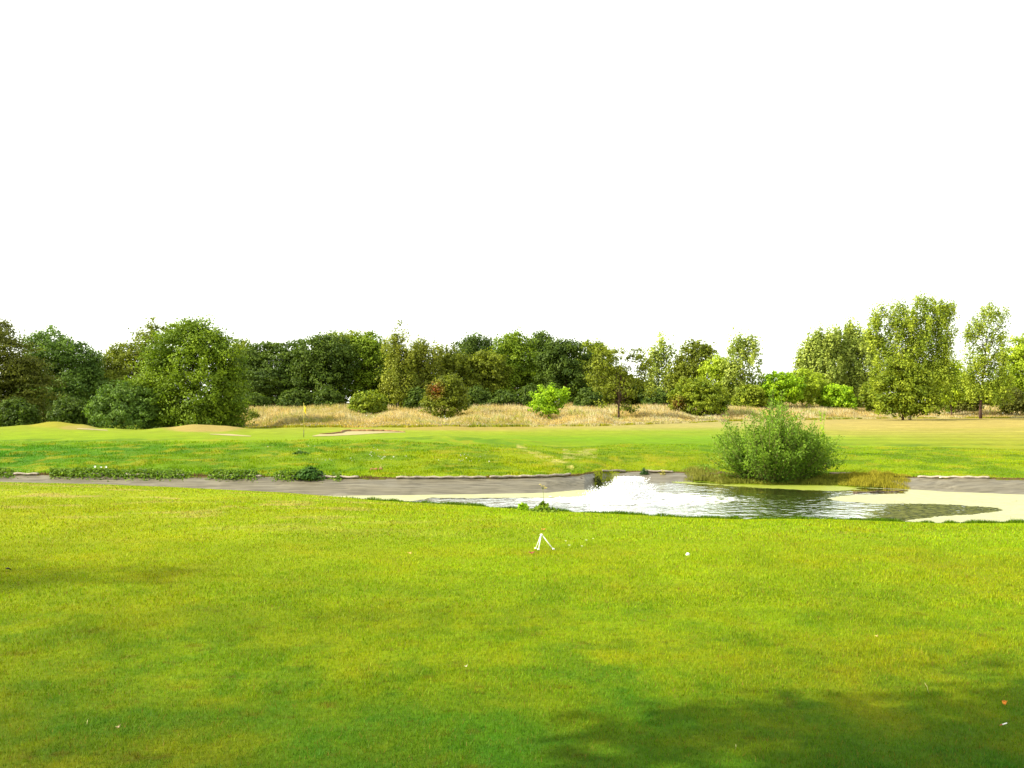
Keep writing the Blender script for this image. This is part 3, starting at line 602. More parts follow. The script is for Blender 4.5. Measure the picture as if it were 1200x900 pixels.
tree(962, 392, 60, 166, 'silver', 'left one of two grey green poplars with upswept branches', lobes=[(958, 410, 16, 16), (968, 402, 14, 14), (948, 425, 14, 18), (965, 435, 24, 28), (960, 456, 26, 20)], kind='poplar', bottom=476, group=WB, name='poplar_tree', dens=1.15, bark=PALEBARK)
tree(1003, 383, 60, 168, 'silver', 'right one of two grey green poplars beside the big willow', lobes=[(997, 392, 6, 12), (990, 405, 16, 16), (1010, 405, 16, 18), (1000, 430, 26, 30), (1005, 456, 26, 20)], kind='poplar', bottom=476, group=WB, name='poplar_tree', dens=1.15, bark=PALEBARK)
tree(980, 452, 50, 150, 'lime', 'bright green bush at the foot of the two poplars', kind='shrub', bottom=476, group=WB, name='bush', cat='bush')
tree(1022, 448, 34, 152, 'mid', 'green bush tucked against the left side of the big willow', kind='shrub', bottom=478, group=WB, name='bush', cat='bush')
tree(1066, 349, 115, 132, 'willow', 'tall pale willow with drooping sprays, highest tree on the right', base=None, lobes=[(1092, 360, 12, 7), (1078, 356, 10, 6), (1056, 364, 9, 6), (1035, 366, 7, 9), (1028, 378, 8, 9), (1108, 366, 8, 10), (1065, 378, 17, 10), (1092, 378, 16, 12), (1045, 386, 14, 10), (1108, 392, 10, 16), (1030, 404, 10, 16), (1055, 402, 16, 14), (1082, 402, 18, 18), (1104, 420, 12, 18), (1036, 432, 12, 18), (1062, 425, 22, 20), (1090, 435, 20, 20), (1112, 446, 8, 14), (1028, 448, 6, 12), (1070, 452, 30, 20), (1020, 392, 4, 8)], kind='birch', bottom=470, dens=1.15, rough=.9, name='willow_tree', bark=PALEBARK, tall_limbs=16, fill=.3, leaf=.22)
tree(1058, 420, 88, 128, 'mid', 'dense green bush growing under the tall willow', lobes=[(1046, 430, 9, 9), (1062, 434, 14, 11), (1038, 446, 10, 10), (1056, 450, 18, 14), (1078, 446, 14, 12), (1040, 464, 13, 12), (1066, 466, 22, 14), (1088, 464, 12, 12), (1048, 478, 20, 9), (1072, 480, 22, 7), (1094, 476, 9, 8)], kind='broad', bottom=488, dens=1.2, name='bush', cat='bush', rough=.6)
tree(1115, 424, 40, 150, 'yellow', 'golden green bush between the willow and the slim birch', lobes=[(1113, 436, 14, 12), (1120, 452, 18, 18), (1110, 465, 16, 10)], kind='shrub', bottom=480, group=WB, name='bush', cat='bush', dens=.9)
tree(1135, 440, 36, 156, 'brown', 'dim brownish thicket behind the slim birch', kind='shrub', bottom=480, group=WB, name='bush', cat='bush')
tree(1149, 357, 60, None, 'willow', 'slim birch with bare lower trunk standing alone in the field at right', base=490.5, lobes=[(1158, 364, 9, 6), (1172, 367, 7, 4), (1180, 364, 5, 2.5), (1162, 374, 9, 7), (1144, 380, 7, 7), (1134, 388, 5, 8), (1172, 382, 8, 9), (1153, 392, 11, 9), (1139, 402, 7, 8), (1170, 400, 9, 9), (1156, 412, 13, 9), (1136, 418, 6, 9), (1172, 422, 9, 12), (1150, 430, 14, 11), (1166, 440, 12, 10), (1138, 440, 9, 11), (1178, 452, 9, 8), (1156, 454, 16, 9), (1140, 462, 11, 7), (1165, 466, 13, 6), (1184, 462, 5, 4)], kind='birch', dens=.8, rough=.8, name='birch_tree', bark=REDBARK, tall_limbs=22, fill=.2, leaf=.22)
tree(1196, 398, 56, 160, 'yellow', 'yellow green tree cut off by the right edge of the photo', lobes=[(1195, 412, 18, 14), (1210, 425, 26, 26), (1190, 440, 20, 24), (1200, 458, 30, 20)], kind='broad', bottom=478, group=WB)
tree(1240, 392, 60, 162, 'olive', 'olive tree standing just beyond the right edge of the photo', kind='broad', bottom=478, group=WB)
tree(1186, 455, 34, 150, 'brown', 'dark low thicket at the right edge below the yellow green tree', kind='shrub', bottom=480, group=WB, name='bush', cat='bush')
# second rank that closes the gaps low down between the trunks
fills = [(-60, 420, 90, 'dark', 'dark tree in the second rank beyond the left edge'), (30, 430, 60, 'dark', 'dark second rank tree behind the two leftmost trees'), (112, 434, 60, 'dark', 'dark second rank tree in the dip left of the big oak'), (300, 418, 60, 'olive', 'dull second rank tree behind the layered pine'), (352, 412, 60, 'dark', 'dark second rank tree between pine and broad dark tree'),
         (450, 412, 60, 'dark', 'dark second rank tree behind the wispy birch'), (485, 420, 50, 'dark', 'dark second rank tree between the two birches'), (535, 414, 56, 'mid', 'green second rank tree in the dip right of the low birch'), (585, 410, 50, 'dark', 'dark second rank tree left of the tall centre tree'),
         (680, 420, 60, 'dark', 'dark second rank tree behind the end of the wood'), (722, 432, 60, 'olive', 'low second rank tree behind the lone field tree'), (752, 446, 50, 'dark', 'low dark second rank tree right of the lone field tree'), (800, 440, 60, 'dark', 'low dark second rank tree behind the compact olive tree'), (858, 452, 50, 'mid', 'low second rank tree behind the yellowish tree'), (895, 456, 50, 'mid', 'low second rank bush left of the bright green bushes'), (930, 454, 56, 'mid', 'low second rank tree behind the bright green bushes'), (985, 440, 60, 'mid', 'second rank tree behind the poplars'), (1172, 448, 56, 'mid', 'low second rank tree right behind the slim birch'), (1110, 440, 60, 'mid', 'green second rank tree right of the willow')]
for (px, top, w, pal, lab) in fills: tree(px, top, w, 176, pal, lab, kind='broad', bottom=476, group=WB, dens=1.1, trunk=True, tall_limbs=3, leaf=.42)
for (px, w, top, where) in ((-40, 60, 470, 'at the left edge of the photo'), (20, 60, 468, 'under the dark brownish edge tree'), (85, 60, 466, 'under the bluish green tree'), (190, 70, 470, 'under the left half of the big oak'), (250, 70, 470, 'under the right half of the big oak')):
    tree(px, top, w, 106, 'dark', 'low dark bush ' + where, kind='shrub', bottom=506, group='understorey bushes along the wood', name='bush', cat='bush', trunk=False)
# dark understorey bushes along the foot of the wood
for i, (px, w, top) in enumerate([(300, 40, 462), (345, 46, 458), (385, 40, 455), (408, 30, 452), (455, 44, 452), (490, 40, 455), (560, 44, 454), (592, 44, 458), (622, 40, 452), (655, 46, 455), (690, 42, 456), (770, 40, 456)]):
    if px in (408, 455, 655): continue
    where = ['right beside the big oak', 'under the layered pine', 'under the broad dark tree', 'left of the round field shrub', 'right of the round field shrub', 'left of the reddish shrub', 'right of the reddish shrub', 'under the rounded shoulder tree', 'left of the lime green shrub', 'behind the lime green shrub', 'left of the lone field tree', 'under the thin pointed pale tree'][i]
    tree(px, top, w, 142, 'dark', 'low understorey bush ' + where, kind='shrub', bottom=482, group='understorey bushes along the wood', name='bush', cat='bush', trunk=False)
# ---- shrubs and trees in the field
FS = 'shrubs standing in the long grass'
tree(432, 458, 42, None, 'mid', 'round green shrub in long grass right of the flagstick', base=488.5, lobes=[(432, 470, 19, 11), (424, 478, 13, 9), (441, 479, 13, 9), (432, 481, 19, 8)], kind='shrub', group=FS, name='shrub', cat='shrub', trunk_h=.02)
tree(521, 439, 54, None, 'olive', 'olive shrub with a reddish brown patch on its upper left', base=494, lobes=[(525, 453, 16, 12), (512, 462, 14, 13), (532, 464, 15, 15), (521, 476, 25, 15)], kind='shrub', group=FS, name='shrub', cat='shrub', trunk_h=.02, patch=(511, 457, 12, (.18, .055, .012)))
tree(643, 452, 40, None, 'lime', 'bright lime green small tree in front of the pale grass', base=495, lobes=[(643, 461, 12, 8), (636, 470, 13, 10), (651, 469, 12, 10), (643, 479, 15, 9), (661, 461, 7, 5)], kind='broad', group=FS, name='small_tree', cat='small tree', rough=.7, leaf=.2)
tree(725, 408, 72, None, 'olive', 'lone field tree with bare trunk and sky gaps in its crown', base=493, lobes=[(741, 414, 16, 7), (712, 419, 14, 12), (752, 424, 10, 8), (705, 438, 14, 14), (728, 440, 14, 10), (756, 438, 10, 8), (716, 452, 20, 9), (747, 456, 20, 8), (726, 462, 20, 6), (709, 474, 8, 2), (736, 478, 8, 1.8)], kind='broad', dens=.62, rough=.5, fill=.1, name='field_tree', bark=BARK, trunk_h=.2, tall_limbs=20)
tree(817, 443, 68, None, 'mid', 'wide dark green shrub with rusty left side near the pond', base=490.5, lobes=[(812, 455, 18, 11), (828, 460, 20, 14), (800, 468, 15, 12), (818, 474, 30, 13), (838, 472, 12, 11)], kind='shrub', group=FS, name='shrub', cat='shrub', trunk_h=.02, patch=(793, 473, 10, (.15, .07, .015)))
tree(297, 482, 17, None, 'olive', 'smallest shrub beside the right foot of the big oak', base=495, kind='shrub', group=FS, name='shrub', cat='shrub', trunk_h=.02, leaf=.16)
tree(1113, 470, 13, None, 'mid', 'tiny sapling in pale grass between willow and slim birch', base=486, kind='shrub', name='sapling', cat='sapling', trunk_h=.1, leaf=.16)
# trees outside the frame whose shade falls on the tee
def shade_tree(x, y, H, rad, label, bot=.5):
    s = y if False else 1
    e = empty('shade_tree', (x, y, .6), label, 'tree', 'trees beside the tee')
    Lb = []
    for i in range(9):
        t = (i + .5) / 9; r = rad * math.sin(math.pi * (.2 + .7 * t)); a = i * 2.4
        Lb.append((x + math.cos(a) * r * .5, y + math.sin(a) * r * .5, .65 + H * (bot + (1 - bot) * t * .93), r * .6, r * .6, H * (1 - bot) * .12 + .3))
    P, Nn, cr, C = crown_pts(Lb, int(115 * rad) if rad < 2.5 else 1250, 32, .45, fill=.4)
    Vv, Fc, Cc = leaves(P, Nn, .13, tones(*PAL['oak'], cr)); mesh_np('crown', Vv, Fc, LEAF, Cc, parent=e)
    mb = MB(); mb.tube([(x, y, .5), (x + .1, y, .65 + H * .4), (x, y + .1, .65 + H * .85)], [.22, .16, .03], 10)
    for k in range(14):
        q = Vector(C[k * 7]); p0 = Vector((x, y, .65 + H * (.35 + .03 * k))); mb.tube([p0, p0.lerp(q, .5) + Vector((0, 0, .2)), q], [.07, .04, .01], 6)
    mb.build('trunk', BARK, e)
shade_tree(-20.2, 5.8, 12.0, 2.0, 'leafy tree outside the frame at the left whose shade crosses the tee')
shade_tree(-3.5, 1.2, 9.3, 3.8, 'leafy tree behind the camera shading the near right corner')

# ------------------------------------------------------------------ pond bush
def pond_bush():
    Y = 37.3; x0 = (905 - 600) / F * Y; s = Y / F; z = -.55
    e = empty('willow_bush', (x0, Y, z), 'big bushy willow on the far edge of the pond right of the fountain', 'bush')
    mb = MB(); P = []; D = []; cr = []
    for k in range(480):
        if k % 20 == 0: ba = random.uniform(0, 6.283); br = random.random() ** .5; bh = random.uniform(.68, 1.12)
        a = ba + random.gauss(0, .28); rr = min(1.05, max(.02, br + random.gauss(0, .16)))
        b0 = Vector((x0 + math.cos(a) * 1.0 * rr, Y + math.sin(a) * .6 * rr, z))
        lean = rr * random.uniform(.65, 1.1); edge = abs(math.cos(a)) * lean
        H = (2.65 - 1.2 * edge ** 1.3) * bh * random.uniform(.3, 1.0) * (1.0 if random.random() < .85 else 1.18)
        tip = Vector((x0 + .03 + math.cos(a) * 2.4 * lean, Y + math.sin(a) * 1.5 * lean, z + H + .1))
        mid = b0.lerp(tip, .5) + Vector((math.cos(a) * .25 * lean, 0, .10 * H * lean))
        pts = []
        for i in range(9):
            t = i / 8; pts.append(b0 * (1 - t) ** 2 + mid * 2 * t * (1 - t) + tip * t * t)
        mb.tube(pts, [.011 * (1 - t / 8.5) + .002 for t in range(9)], 4)
        c_ = random.random()
        for j in range(105):
            t = random.uniform(.02, 1) ** .8; i = min(7, int(t * 8)); p = pts[i].lerp(pts[i + 1], t * 8 - i)
            spread = .30 * (1.1 - t); d = Vector((random.gauss(0, 1), random.gauss(0, 1), random.gauss(.3, .9))).normalized()
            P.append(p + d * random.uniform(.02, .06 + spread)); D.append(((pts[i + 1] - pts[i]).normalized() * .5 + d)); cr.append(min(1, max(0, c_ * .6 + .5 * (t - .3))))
    mb.build('stems', plain('willow_stem', (.16, .14, .05), .8), e)
    P = np.array(P); D = np.array(D); D /= np.linalg.norm(D, axis=1, keepdims=True); cr = np.array(cr); n = len(P)
    side = np.cross(D, RNG.normal(size=(n, 3))); side /= np.linalg.norm(side, axis=1, keepdims=True)
    ln = RNG.uniform(.07, .13, n)[:, None]; w = RNG.uniform(.016, .028, n)[:, None]
    V = np.stack([P, P + D * ln * .45 - side * w, P + D * ln, P + D * ln * .45 + side * w], 1).reshape(-1, 3)
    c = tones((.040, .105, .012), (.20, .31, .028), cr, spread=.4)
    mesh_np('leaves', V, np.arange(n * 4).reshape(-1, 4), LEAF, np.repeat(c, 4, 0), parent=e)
pond_bush()
def stalk_plant(px, py, h_px, name, label, n=3, head=None, pal=((.08, .12, .01), (.2, .24, .03)), lean=.05, leafn=60, spread=.08):
    g = at_px(px, py); s = g.y / F; H = h_px * s
    e = empty(name, tuple(g), label, 'plant')
    mb = MB(); P = []; D = []; tips = []
    for k in range(n):
        a = random.uniform(0, 6.28); tip = g + Vector((math.cos(a) * lean * H * 2, math.sin(a) * lean * H, H * random.uniform(.8, 1))); mid = g.lerp(tip, .5) + Vector((random.uniform(-.05, .05) * H, 0, 0))
        mb.tube([g, mid, tip], [.006, .005, .003], 5); tips.append(tip)
        for j in range(leafn // n):
            t = random.random(); p = g.lerp(mid, t * 2) if t < .5 else mid.lerp(tip, t * 2 - 1)
            d = Vector((random.gauss(0, 1), random.gauss(0, 1), random.gauss(.2, .5))).normalized(); P.append(p + d * random.uniform(0, spread * (1.2 - t))); D.append(d)
    mb.build('stem', plain('stem', (.12, .15, .03)), e)
    P = np.array(P); D = np.array(D); V, Fc, C = leaves(P, D, .045, tones(*pal, RNG.random(len(P))), 2.0)
    mesh_np('leaves', V, Fc, LEAF, C, parent=e)
    return e, tips
e, tips = stalk_plant(963, 541, 64, 'tall_weed', 'tall thin leafy weed rising at the right side of the pond bush', n=2, leafn=260, lean=.03, spread=.16, pal=PAL['lime'])

# ------------------------------------------------------------------ near shore weed with yellow flower
def ragwort():
    g = at_px(637, 600.5); s = g.y / F
    e = empty('ragwort_plant', tuple(g), 'leafy weed with one tall stalk of yellow flowers on the near pond edge', 'plant')
    P = []; D = []
    for k in range(420):
        a = random.uniform(0, 6.28); r = random.random() ** .6; P.append(g + Vector((math.cos(a) * 17 * s * r, math.sin(a) * .25 * r, random.random() * 11 * s * (1.1 - r)))); D.append((math.cos(a), math.sin(a), .8))
    V, Fc, C = leaves(np.array(P), np.array(D), .045, tones((.05, .1, .008), (.18, .26, .01), RNG.random(420)), 2.2); mesh_np('leaves', V, Fc, LEAF, C, parent=e)
    mb = MB(); top = Vector((g.x - 1 * s, g.y, g.z + 30 * s)); mb.tube([g, g.lerp(top, .5) + Vector((.01, 0, 0)), top], [.005, .004, .003], 5)
    heads = []
    for (dx, dz) in ((-4, 33), (-2, 31), (0, 31), (1.5, 29.5), (3, 29), (2, 28)):
        q = Vector((g.x + dx * s, g.y + random.uniform(-.03, .03), g.z + dz * s)); mb.tube([top - Vector((0, 0, 3 * s)), q], [.002, .0015], 4); heads.append(q)
    mb.build('stem', plain('ragwort_stem', (.12, .15, .03)), e)
    ym = plain('yellow_petals', (.62, .5, .08), .6)
    for q in heads:
        fb = MB(); fb.ball(q, .012, (1, 1, .5), 8, 5)
        for j in range(10):
            a = j * .628; d = Vector((math.cos(a), math.sin(a), .1)); t = Vector((-math.sin(a), math.cos(a), 0)); fb.poly([q + d * .008, q + d * .02 + t * .005, q + d * .032, q + d * .02 - t * .005])
        fb.build('flower_head', ym, e)
ragwort()
g0 = at_px(612, 598)
def weed_clump(px, py, wpx, hpx, name, label, n, pal, lsz=.05):
    g = at_px(px, py); s = g.y / F; e = empty(name, tuple(g), label, 'plant')
    a = RNG.uniform(0, 6.283, n); r = RNG.random(n) ** .6; 
    P = np.stack([g.x + np.cos(a) * r * wpx * .5 * s, g.y + np.sin(a) * r * wpx * .3 * s, g.z + RNG.random(n) * hpx * s * (1.1 - r ** 2)], -1)
    D = np.stack([np.cos(a), np.sin(a), np.full(n, .9)], -1)
    V, Fc, C = leaves(P, D, lsz, tones(*pal, RNG.random(n)), 2.0); mesh_np('leaves', V, Fc, LEAF, C, parent=e)
    mb = MB()
    for k in range(14):
        q = Vector(P[k]); mb.tube([(g.x + (q.x - g.x) * .3, g.y, g.z - .01), q], [.004, .002], 4)
    mb.build('stems', plain('weed_stem', (.09, .13, .02)), e); return e
weed_clump(613, 598.5, 15, 8, 'small_weed', 'low green weed tuft left of the yellow flowered weed', 160, PAL['lime'])
weed_clump(364, 560, 40, 12, 'nettle_clump', 'dark green nettle clump on the liner edge below the flagstick', 620, ((.02, .055, .012), (.07, .15, .02)), .07)
weed_clump(700, 567, 12, 9, 'dark_weed', 'dark weed clump at the point where the long liner ends', 220, ((.02, .03, .008), (.09, .1, .02)), .05)
weed_clump(755, 557, 12, 8, 'ivy_tuft', 'dark green tuft hanging over the short liner', 240, ((.015, .045, .015), (.05, .1, .02)), .05)
weed_clump(777, 558.5, 7, 9, 'pale_weed', 'little pale yellow weed on the short liner edge', 120, ((.3, .28, .05), (.5, .45, .15)), .04)
weed_clump(353, 532, 22, 3, 'dock_plant', 'low dark weed patch on the bank above the nettle clump', 260, ((.03, .07, .012), (.08, .15, .02)), .06)

# ------------------------------------------------------------------ blade grasses (ground cover)
def blades(name, X, Y, H, W, C, mat, label, cat='grass', lean=.35, seg=1, zoff=0):
    n = len(X); Z = terrain(X, Y) + zoff; a = RNG.uniform(0, 6.283, n); la = RNG.uniform(0, 6.283, n); lm = RNG.random(n) * lean * H
    b = np.stack([X, Y, Z - .005], -1); w = np.stack([np.cos(a) * W, np.sin(a) * W, 0 * W], -1) * .5
    tip = b + np.stack([np.cos(la) * lm, np.sin(la) * lm, H], -1)
    if seg == 1:
        V = np.stack([b - w, b + w, tip], 1).reshape(-1, 3); Fc = np.arange(n * 3).reshape(-1, 3); Cc = np.repeat(C, 3, 0)
    else:
        mid = b + np.stack([np.cos(la) * lm * .3, np.sin(la) * lm * .3, H * .6], -1)
        V = np.stack([b - w, b + w, mid + w * .8, tip, mid - w * .8], 1).reshape(-1, 3); Fc = np.arange(n * 5).reshape(-1, 5); Cc = np.repeat(C, 5, 0)
    o = mesh_np(name, V, Fc, mat, Cc); return tag(o, label, cat, kind='stuff')

# near lawn
def lawn():
    xs = []; ys = []; hs = []; ws = []
    for (y0, y1, dens, h, w) in ((3.4, 5.6, 14500, .022, .0035), (5.6, 8, 7500, .024, .0048), (8, 12, 3000, .025, .008), (12, 17, 900, .028, .014), (15, 22, 420, .024, .018), (19, 29, 160, .022, .024)):
        hw = .60; A = (y1 - y0) * (y0 + y1) * hw; n = int(A * dens)
        Y = RNG.uniform(y0, y1, n); X = RNG.uniform(-1, 1, n) * hw * Y
        xs.append(X); ys.append(Y); hs.append(h * RNG.uniform(.4, 1.3, n)); ws.append(w * RNG.uniform(.7, 1.3, n))
    X = np.concatenate(xs); Y = np.concatenate(ys); H = np.concatenate(hs); W = np.concatenate(ws)
    H = H * (.65 + .8 * fbm(X * 2.5, Y * 2.5, 77))
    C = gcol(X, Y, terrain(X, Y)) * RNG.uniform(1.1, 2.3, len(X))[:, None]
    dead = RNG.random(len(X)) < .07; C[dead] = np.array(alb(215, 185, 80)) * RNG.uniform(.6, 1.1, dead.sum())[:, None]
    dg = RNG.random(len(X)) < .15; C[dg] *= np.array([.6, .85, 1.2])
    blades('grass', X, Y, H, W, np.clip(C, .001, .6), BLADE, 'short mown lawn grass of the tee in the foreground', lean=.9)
lawn()
# longer fringe on the near shore
n = 42000; px = RNG.uniform(-150, 1350, n); Yn, Yf, Yt, zt, ye = shore(px); Y = Yn - RNG.random(n) ** 1.3 * 1.6 + .05; X = (px - 600) / F * Y
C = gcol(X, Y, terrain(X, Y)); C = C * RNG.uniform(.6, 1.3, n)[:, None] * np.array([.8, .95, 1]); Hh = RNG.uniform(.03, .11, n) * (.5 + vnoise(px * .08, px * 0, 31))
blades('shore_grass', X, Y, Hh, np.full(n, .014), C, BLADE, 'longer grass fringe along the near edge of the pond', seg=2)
n = 26000; px = RNG.uniform(812, 1040, n); Yn, Yf, Yt, zt, ye = shore(px); Y = Yf + .1 + RNG.random(n) * (Yt - Yf + .3); X = (px - 600) / F * Y
blades('waterside_grass', X, Y, RNG.uniform(.03, .16, n) * (.4 + vnoise(px * .1, px * 0, 39)), np.full(n, .02), tones((.07, .09, .01), (.24, .25, .03), vnoise(px * .08, Y * 2, 38)), BLADE, 'short dull grass on the bare bank between the two shorter liners', seg=2)
# rough grass of the far bank
n = 150000; px = RNG.uniform(-150, 1350, n); Yn, Yf, Yt, zt, ye = shore(px); Y = Yt + RNG.random(n) ** 1.25 * 17; X = (px - 600) / F * Y
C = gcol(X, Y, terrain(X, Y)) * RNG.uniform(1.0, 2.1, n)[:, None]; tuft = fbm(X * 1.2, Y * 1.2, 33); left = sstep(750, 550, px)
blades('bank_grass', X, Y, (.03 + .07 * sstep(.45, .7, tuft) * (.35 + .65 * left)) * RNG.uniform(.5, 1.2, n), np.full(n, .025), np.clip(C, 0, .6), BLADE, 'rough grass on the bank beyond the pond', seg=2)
# tall meadow grass
MPX = np.array([200, 280, 500, 700, 860, 1040, 1300]); MPY = np.array([497.5, 502, 501, 499, 493.5, 490.5, 489.5])
n = 330000; px = RNG.uniform(262, 1330, n); row = np.interp(px, MPX, MPY); Ys = np.array([far_px(p, r, 85).y for p, r in zip(np.linspace(262, 1330, 80), np.interp(np.linspace(262, 1330, 80), MPX, MPY))])
Y0 = np.interp(px, np.linspace(262, 1330, 80), Ys); Y0 = Y0 + (fbm(px * .02, px * 0, 44, 4) - .5) * 9 * sstep(1000, 700, px); Y = Y0 + RNG.random(n) ** 1.15 * 48; X = (px - 600) / F * Y; dd = Y - Y0
nb = fbm(X * .16, Y * .16, 34); nf = fbm(X * .6, Y * .6, 35)
Hh = (.22 + .78 * sstep(2, 12, dd) + 1.3 * (nb - .5) * sstep(3, 12, dd) + .5 * (nf - .5) * sstep(0, 8, dd)) * RNG.uniform(.7, 1.15, n)
Hh *= np.where(px > 1000, .8, 1.0)
for o_ in [o for o in COL.objects if o.get('group') == FS or o.name.startswith(('field_tree', 'sapling'))]:
    ox, oy = o_.location.x, o_.location.y; opx = 600 + F * ox / oy; hw_ = 22 if not o_.name.startswith('field_tree') else 14
    Hh *= 1 - .75 * np.exp(-(((px - opx) / (hw_ * .8)) ** 2)) * (Y < oy + .6) * RNG.uniform(.6, 1, n)
front = np.array(alb(165, 165, 40)); tanc = np.array(alb(230, 202, 130)); pale = np.array(alb(242, 226, 188)); grn = np.array(alb(165, 170, 60)); orange = np.array(alb(215, 175, 50))
t = sstep(0, 6, dd)[:, None]; C = front * (1 - t) + tanc * t
w = (sstep(.5, .65, nf) * .7)[:, None]; C = C * (1 - w) + pale * w * 1.0
w = (sstep(.55, .42, nb) * .45 * sstep(900, 300, px))[:, None]; C = C * (1 - w) + grn * w
w = (sstep(9, 2, dd) * sstep(650, 400, px) * .55 * sstep(.4, .6, nf))[:, None]; C = C * (1 - w) + orange * w
C = C * RNG.uniform(1.5, 3.0, n)[:, None]; gk = RNG.random(n) < (.06 + .5 * sstep(.58, .68, fbm(X * .25, Y * .12, 45))); C[gk] = C[gk] * np.array([.55, .75, .3])
blades('meadow_grass', X, Y, np.clip(Hh * 1.2, .1, 2), RNG.uniform(.03, .07, n), np.clip(C, 0, .6), STRAW, 'tall dry straw coloured meadow grass in front of the wood', lean=.35, seg=2)
# seed heads and white umbels over the meadow
k = RNG.random(n) < .09; Xs, Ys_, Hs = X[k], Y[k], Hh[k]; m = len(Xs); Pp = np.stack([Xs, Ys_, terrain(Xs, Ys_) + Hs * 1.02], -1)
V, Fc, Cc = leaves(Pp, np.tile([0, -.5, .5], (m, 1)), .085, np.array(pale) * RNG.uniform(.7, 1.4, (m, 1)), 1.8)
tag(mesh_np('seed_heads', V, Fc, STRAW, Cc), 'pale seed heads over the dry meadow grass', 'seed heads', kind='stuff')
def umbels(spots, label, name='meadow_flowers', size=.14, h=.75):
    P = []
    for (px_, py_, rx, ry, nn) in spots:
        for _ in range(nn):
            g = far_px(px_ + random.gauss(0, rx), py_ + random.gauss(0, ry), 40); P.append(g + Vector((0, 0, h * random.uniform(.5, 1))))
    P = np.array(P); V, Fc, Cc = leaves(P, np.tile([0, -.5, .7], (len(P), 1)), size, np.full((len(P), 3), .42) * np.array([1, 1, .85]), 1.1)
    return tag(mesh_np(name, V, Fc, STRAW, Cc), label, 'flowers', kind='stuff')
umbels([(833, 492, 9, 1.6, 40), (524, 496, 12, 1.2, 26), (410, 489, 60, 2, 40), (1120, 489, 60, 1, 50), (860, 489, 16, 1, 24)], 'white wild flowers in the front of the meadow grass')
umbels([(550, 541, 12, 3, 22), (440, 532, 9, 3, 16), (375, 528, 30, 4, 12), (450, 538, 12, 2, 14), (395, 544, 20, 2, 10)], 'small white clover flowers dotted over the bank below the flagstick', 'clover_flowers', .05, .09)

# leafy weeds on the liner edge at the left
def bank_weeds():
    n = 19000; px = RNG.uniform(-160, 400, n); dn = fbm(px * .035, px * 0 + 2, 36, 3)
    gap = (np.abs(px - 49) < 9); keep = (RNG.random(n) < sstep(.36, .55, dn) + .04) & ~(gap) ; px = px[keep]; dn = dn[keep]; n = len(px)
    Yn, Yf, Yt, zt, ye = shore(px); o = RNG.normal(size=n) * .16 + .06; Y = Yt + o; X = (px - 600) / F * Y
    hmax = .03 + .19 * sstep(.35, .65, dn); Z = np.maximum(terrain(X, Y), ZW + (zt - ZW) * (Y - Yf) / (Yt - Yf)) + RNG.random(n) * hmax * np.exp(-(o / .35) ** 2)
    c = tones((.035, .085, .010), (.16, .25, .012), RNG.random(n)); P = np.stack([X, Y, Z], -1)
    V, Fc, C = leaves(P, np.tile([0, -.5, .8], (n, 1)), .055, c, 1.5)
    tag(mesh_np('bank_weeds', V, Fc, LEAF, C), 'green creeping weeds hanging over the liner edge at left', 'weeds', kind='stuff')
    Pf = [at_px(p_, q_) + Vector((0, -.05, .14)) for p_, q_ in ((112, 551), (119, 552), (125, 551.5), (172, 555), (271, 562))]
    for i, p_ in enumerate(Pf):
        fb = MB()
        for j in range(6):
            a = j * 1.047; d = Vector((math.cos(a), -.35, math.sin(a))); t = Vector((-math.sin(a), 0, math.cos(a))); fb.poly([p_, p_ + d * .03 + t * .02, p_ + d * .045, p_ + d * .03 - t * .02])
        o = fb.build('bindweed_flower', plain('white_petals', (.7, .7, .66), .6), smooth=False)
        tag(o, ['leftmost of three white bindweed flowers in the liner edge weeds', 'middle one of three white bindweed flowers in the liner edge weeds', 'rightmost of three white bindweed flowers in the liner edge weeds', 'single white bindweed flower right of the group of three', 'white bindweed flower farthest right near the nettle clump'][i], 'flower', 'white bindweed flowers')
bank_weeds()
def sedge(px0, px1, yb, hp, n, c1, c2, label, deep=.9):
    px = RNG.uniform(px0, px1, n); Yn, Yf, Yt, zt, ye = shore(px); Y = Yf + RNG.random(n) * (Yt - Yf + deep) ; X = (px - 600) / F * Y
    t = (px - px0) / (px1 - px0); H = hp * 37 / F * (np.sin(np.pi * np.clip(t * .96 + .02, 0, 1)) ** .9) * RNG.uniform(.3, 1.1, n) * (.6 + .6 * vnoise(px * .12, px * 0, 37))
    blades('sedge', X, Y, H, np.full(n, .014), tones(c1, c2, RNG.random(n)), BLADE, label, 'sedge', seg=2, zoff=.05)
sedge(982, 1068, 566, 7, 10000, (.15, .14, .012), (.36, .32, .03), 'brownish yellow sedge on the bank right of the pond bush', deep=.3)
sedge(694, 728, 566, 5, 2200, (.14, .18, .01), (.34, .38, .02), 'yellow green grass between the long and the short liner')
sedge(800, 850, 563, 9, 2600, (.09, .10, .012), (.26, .26, .05), 'dry grass left of the foot of the pond bush')

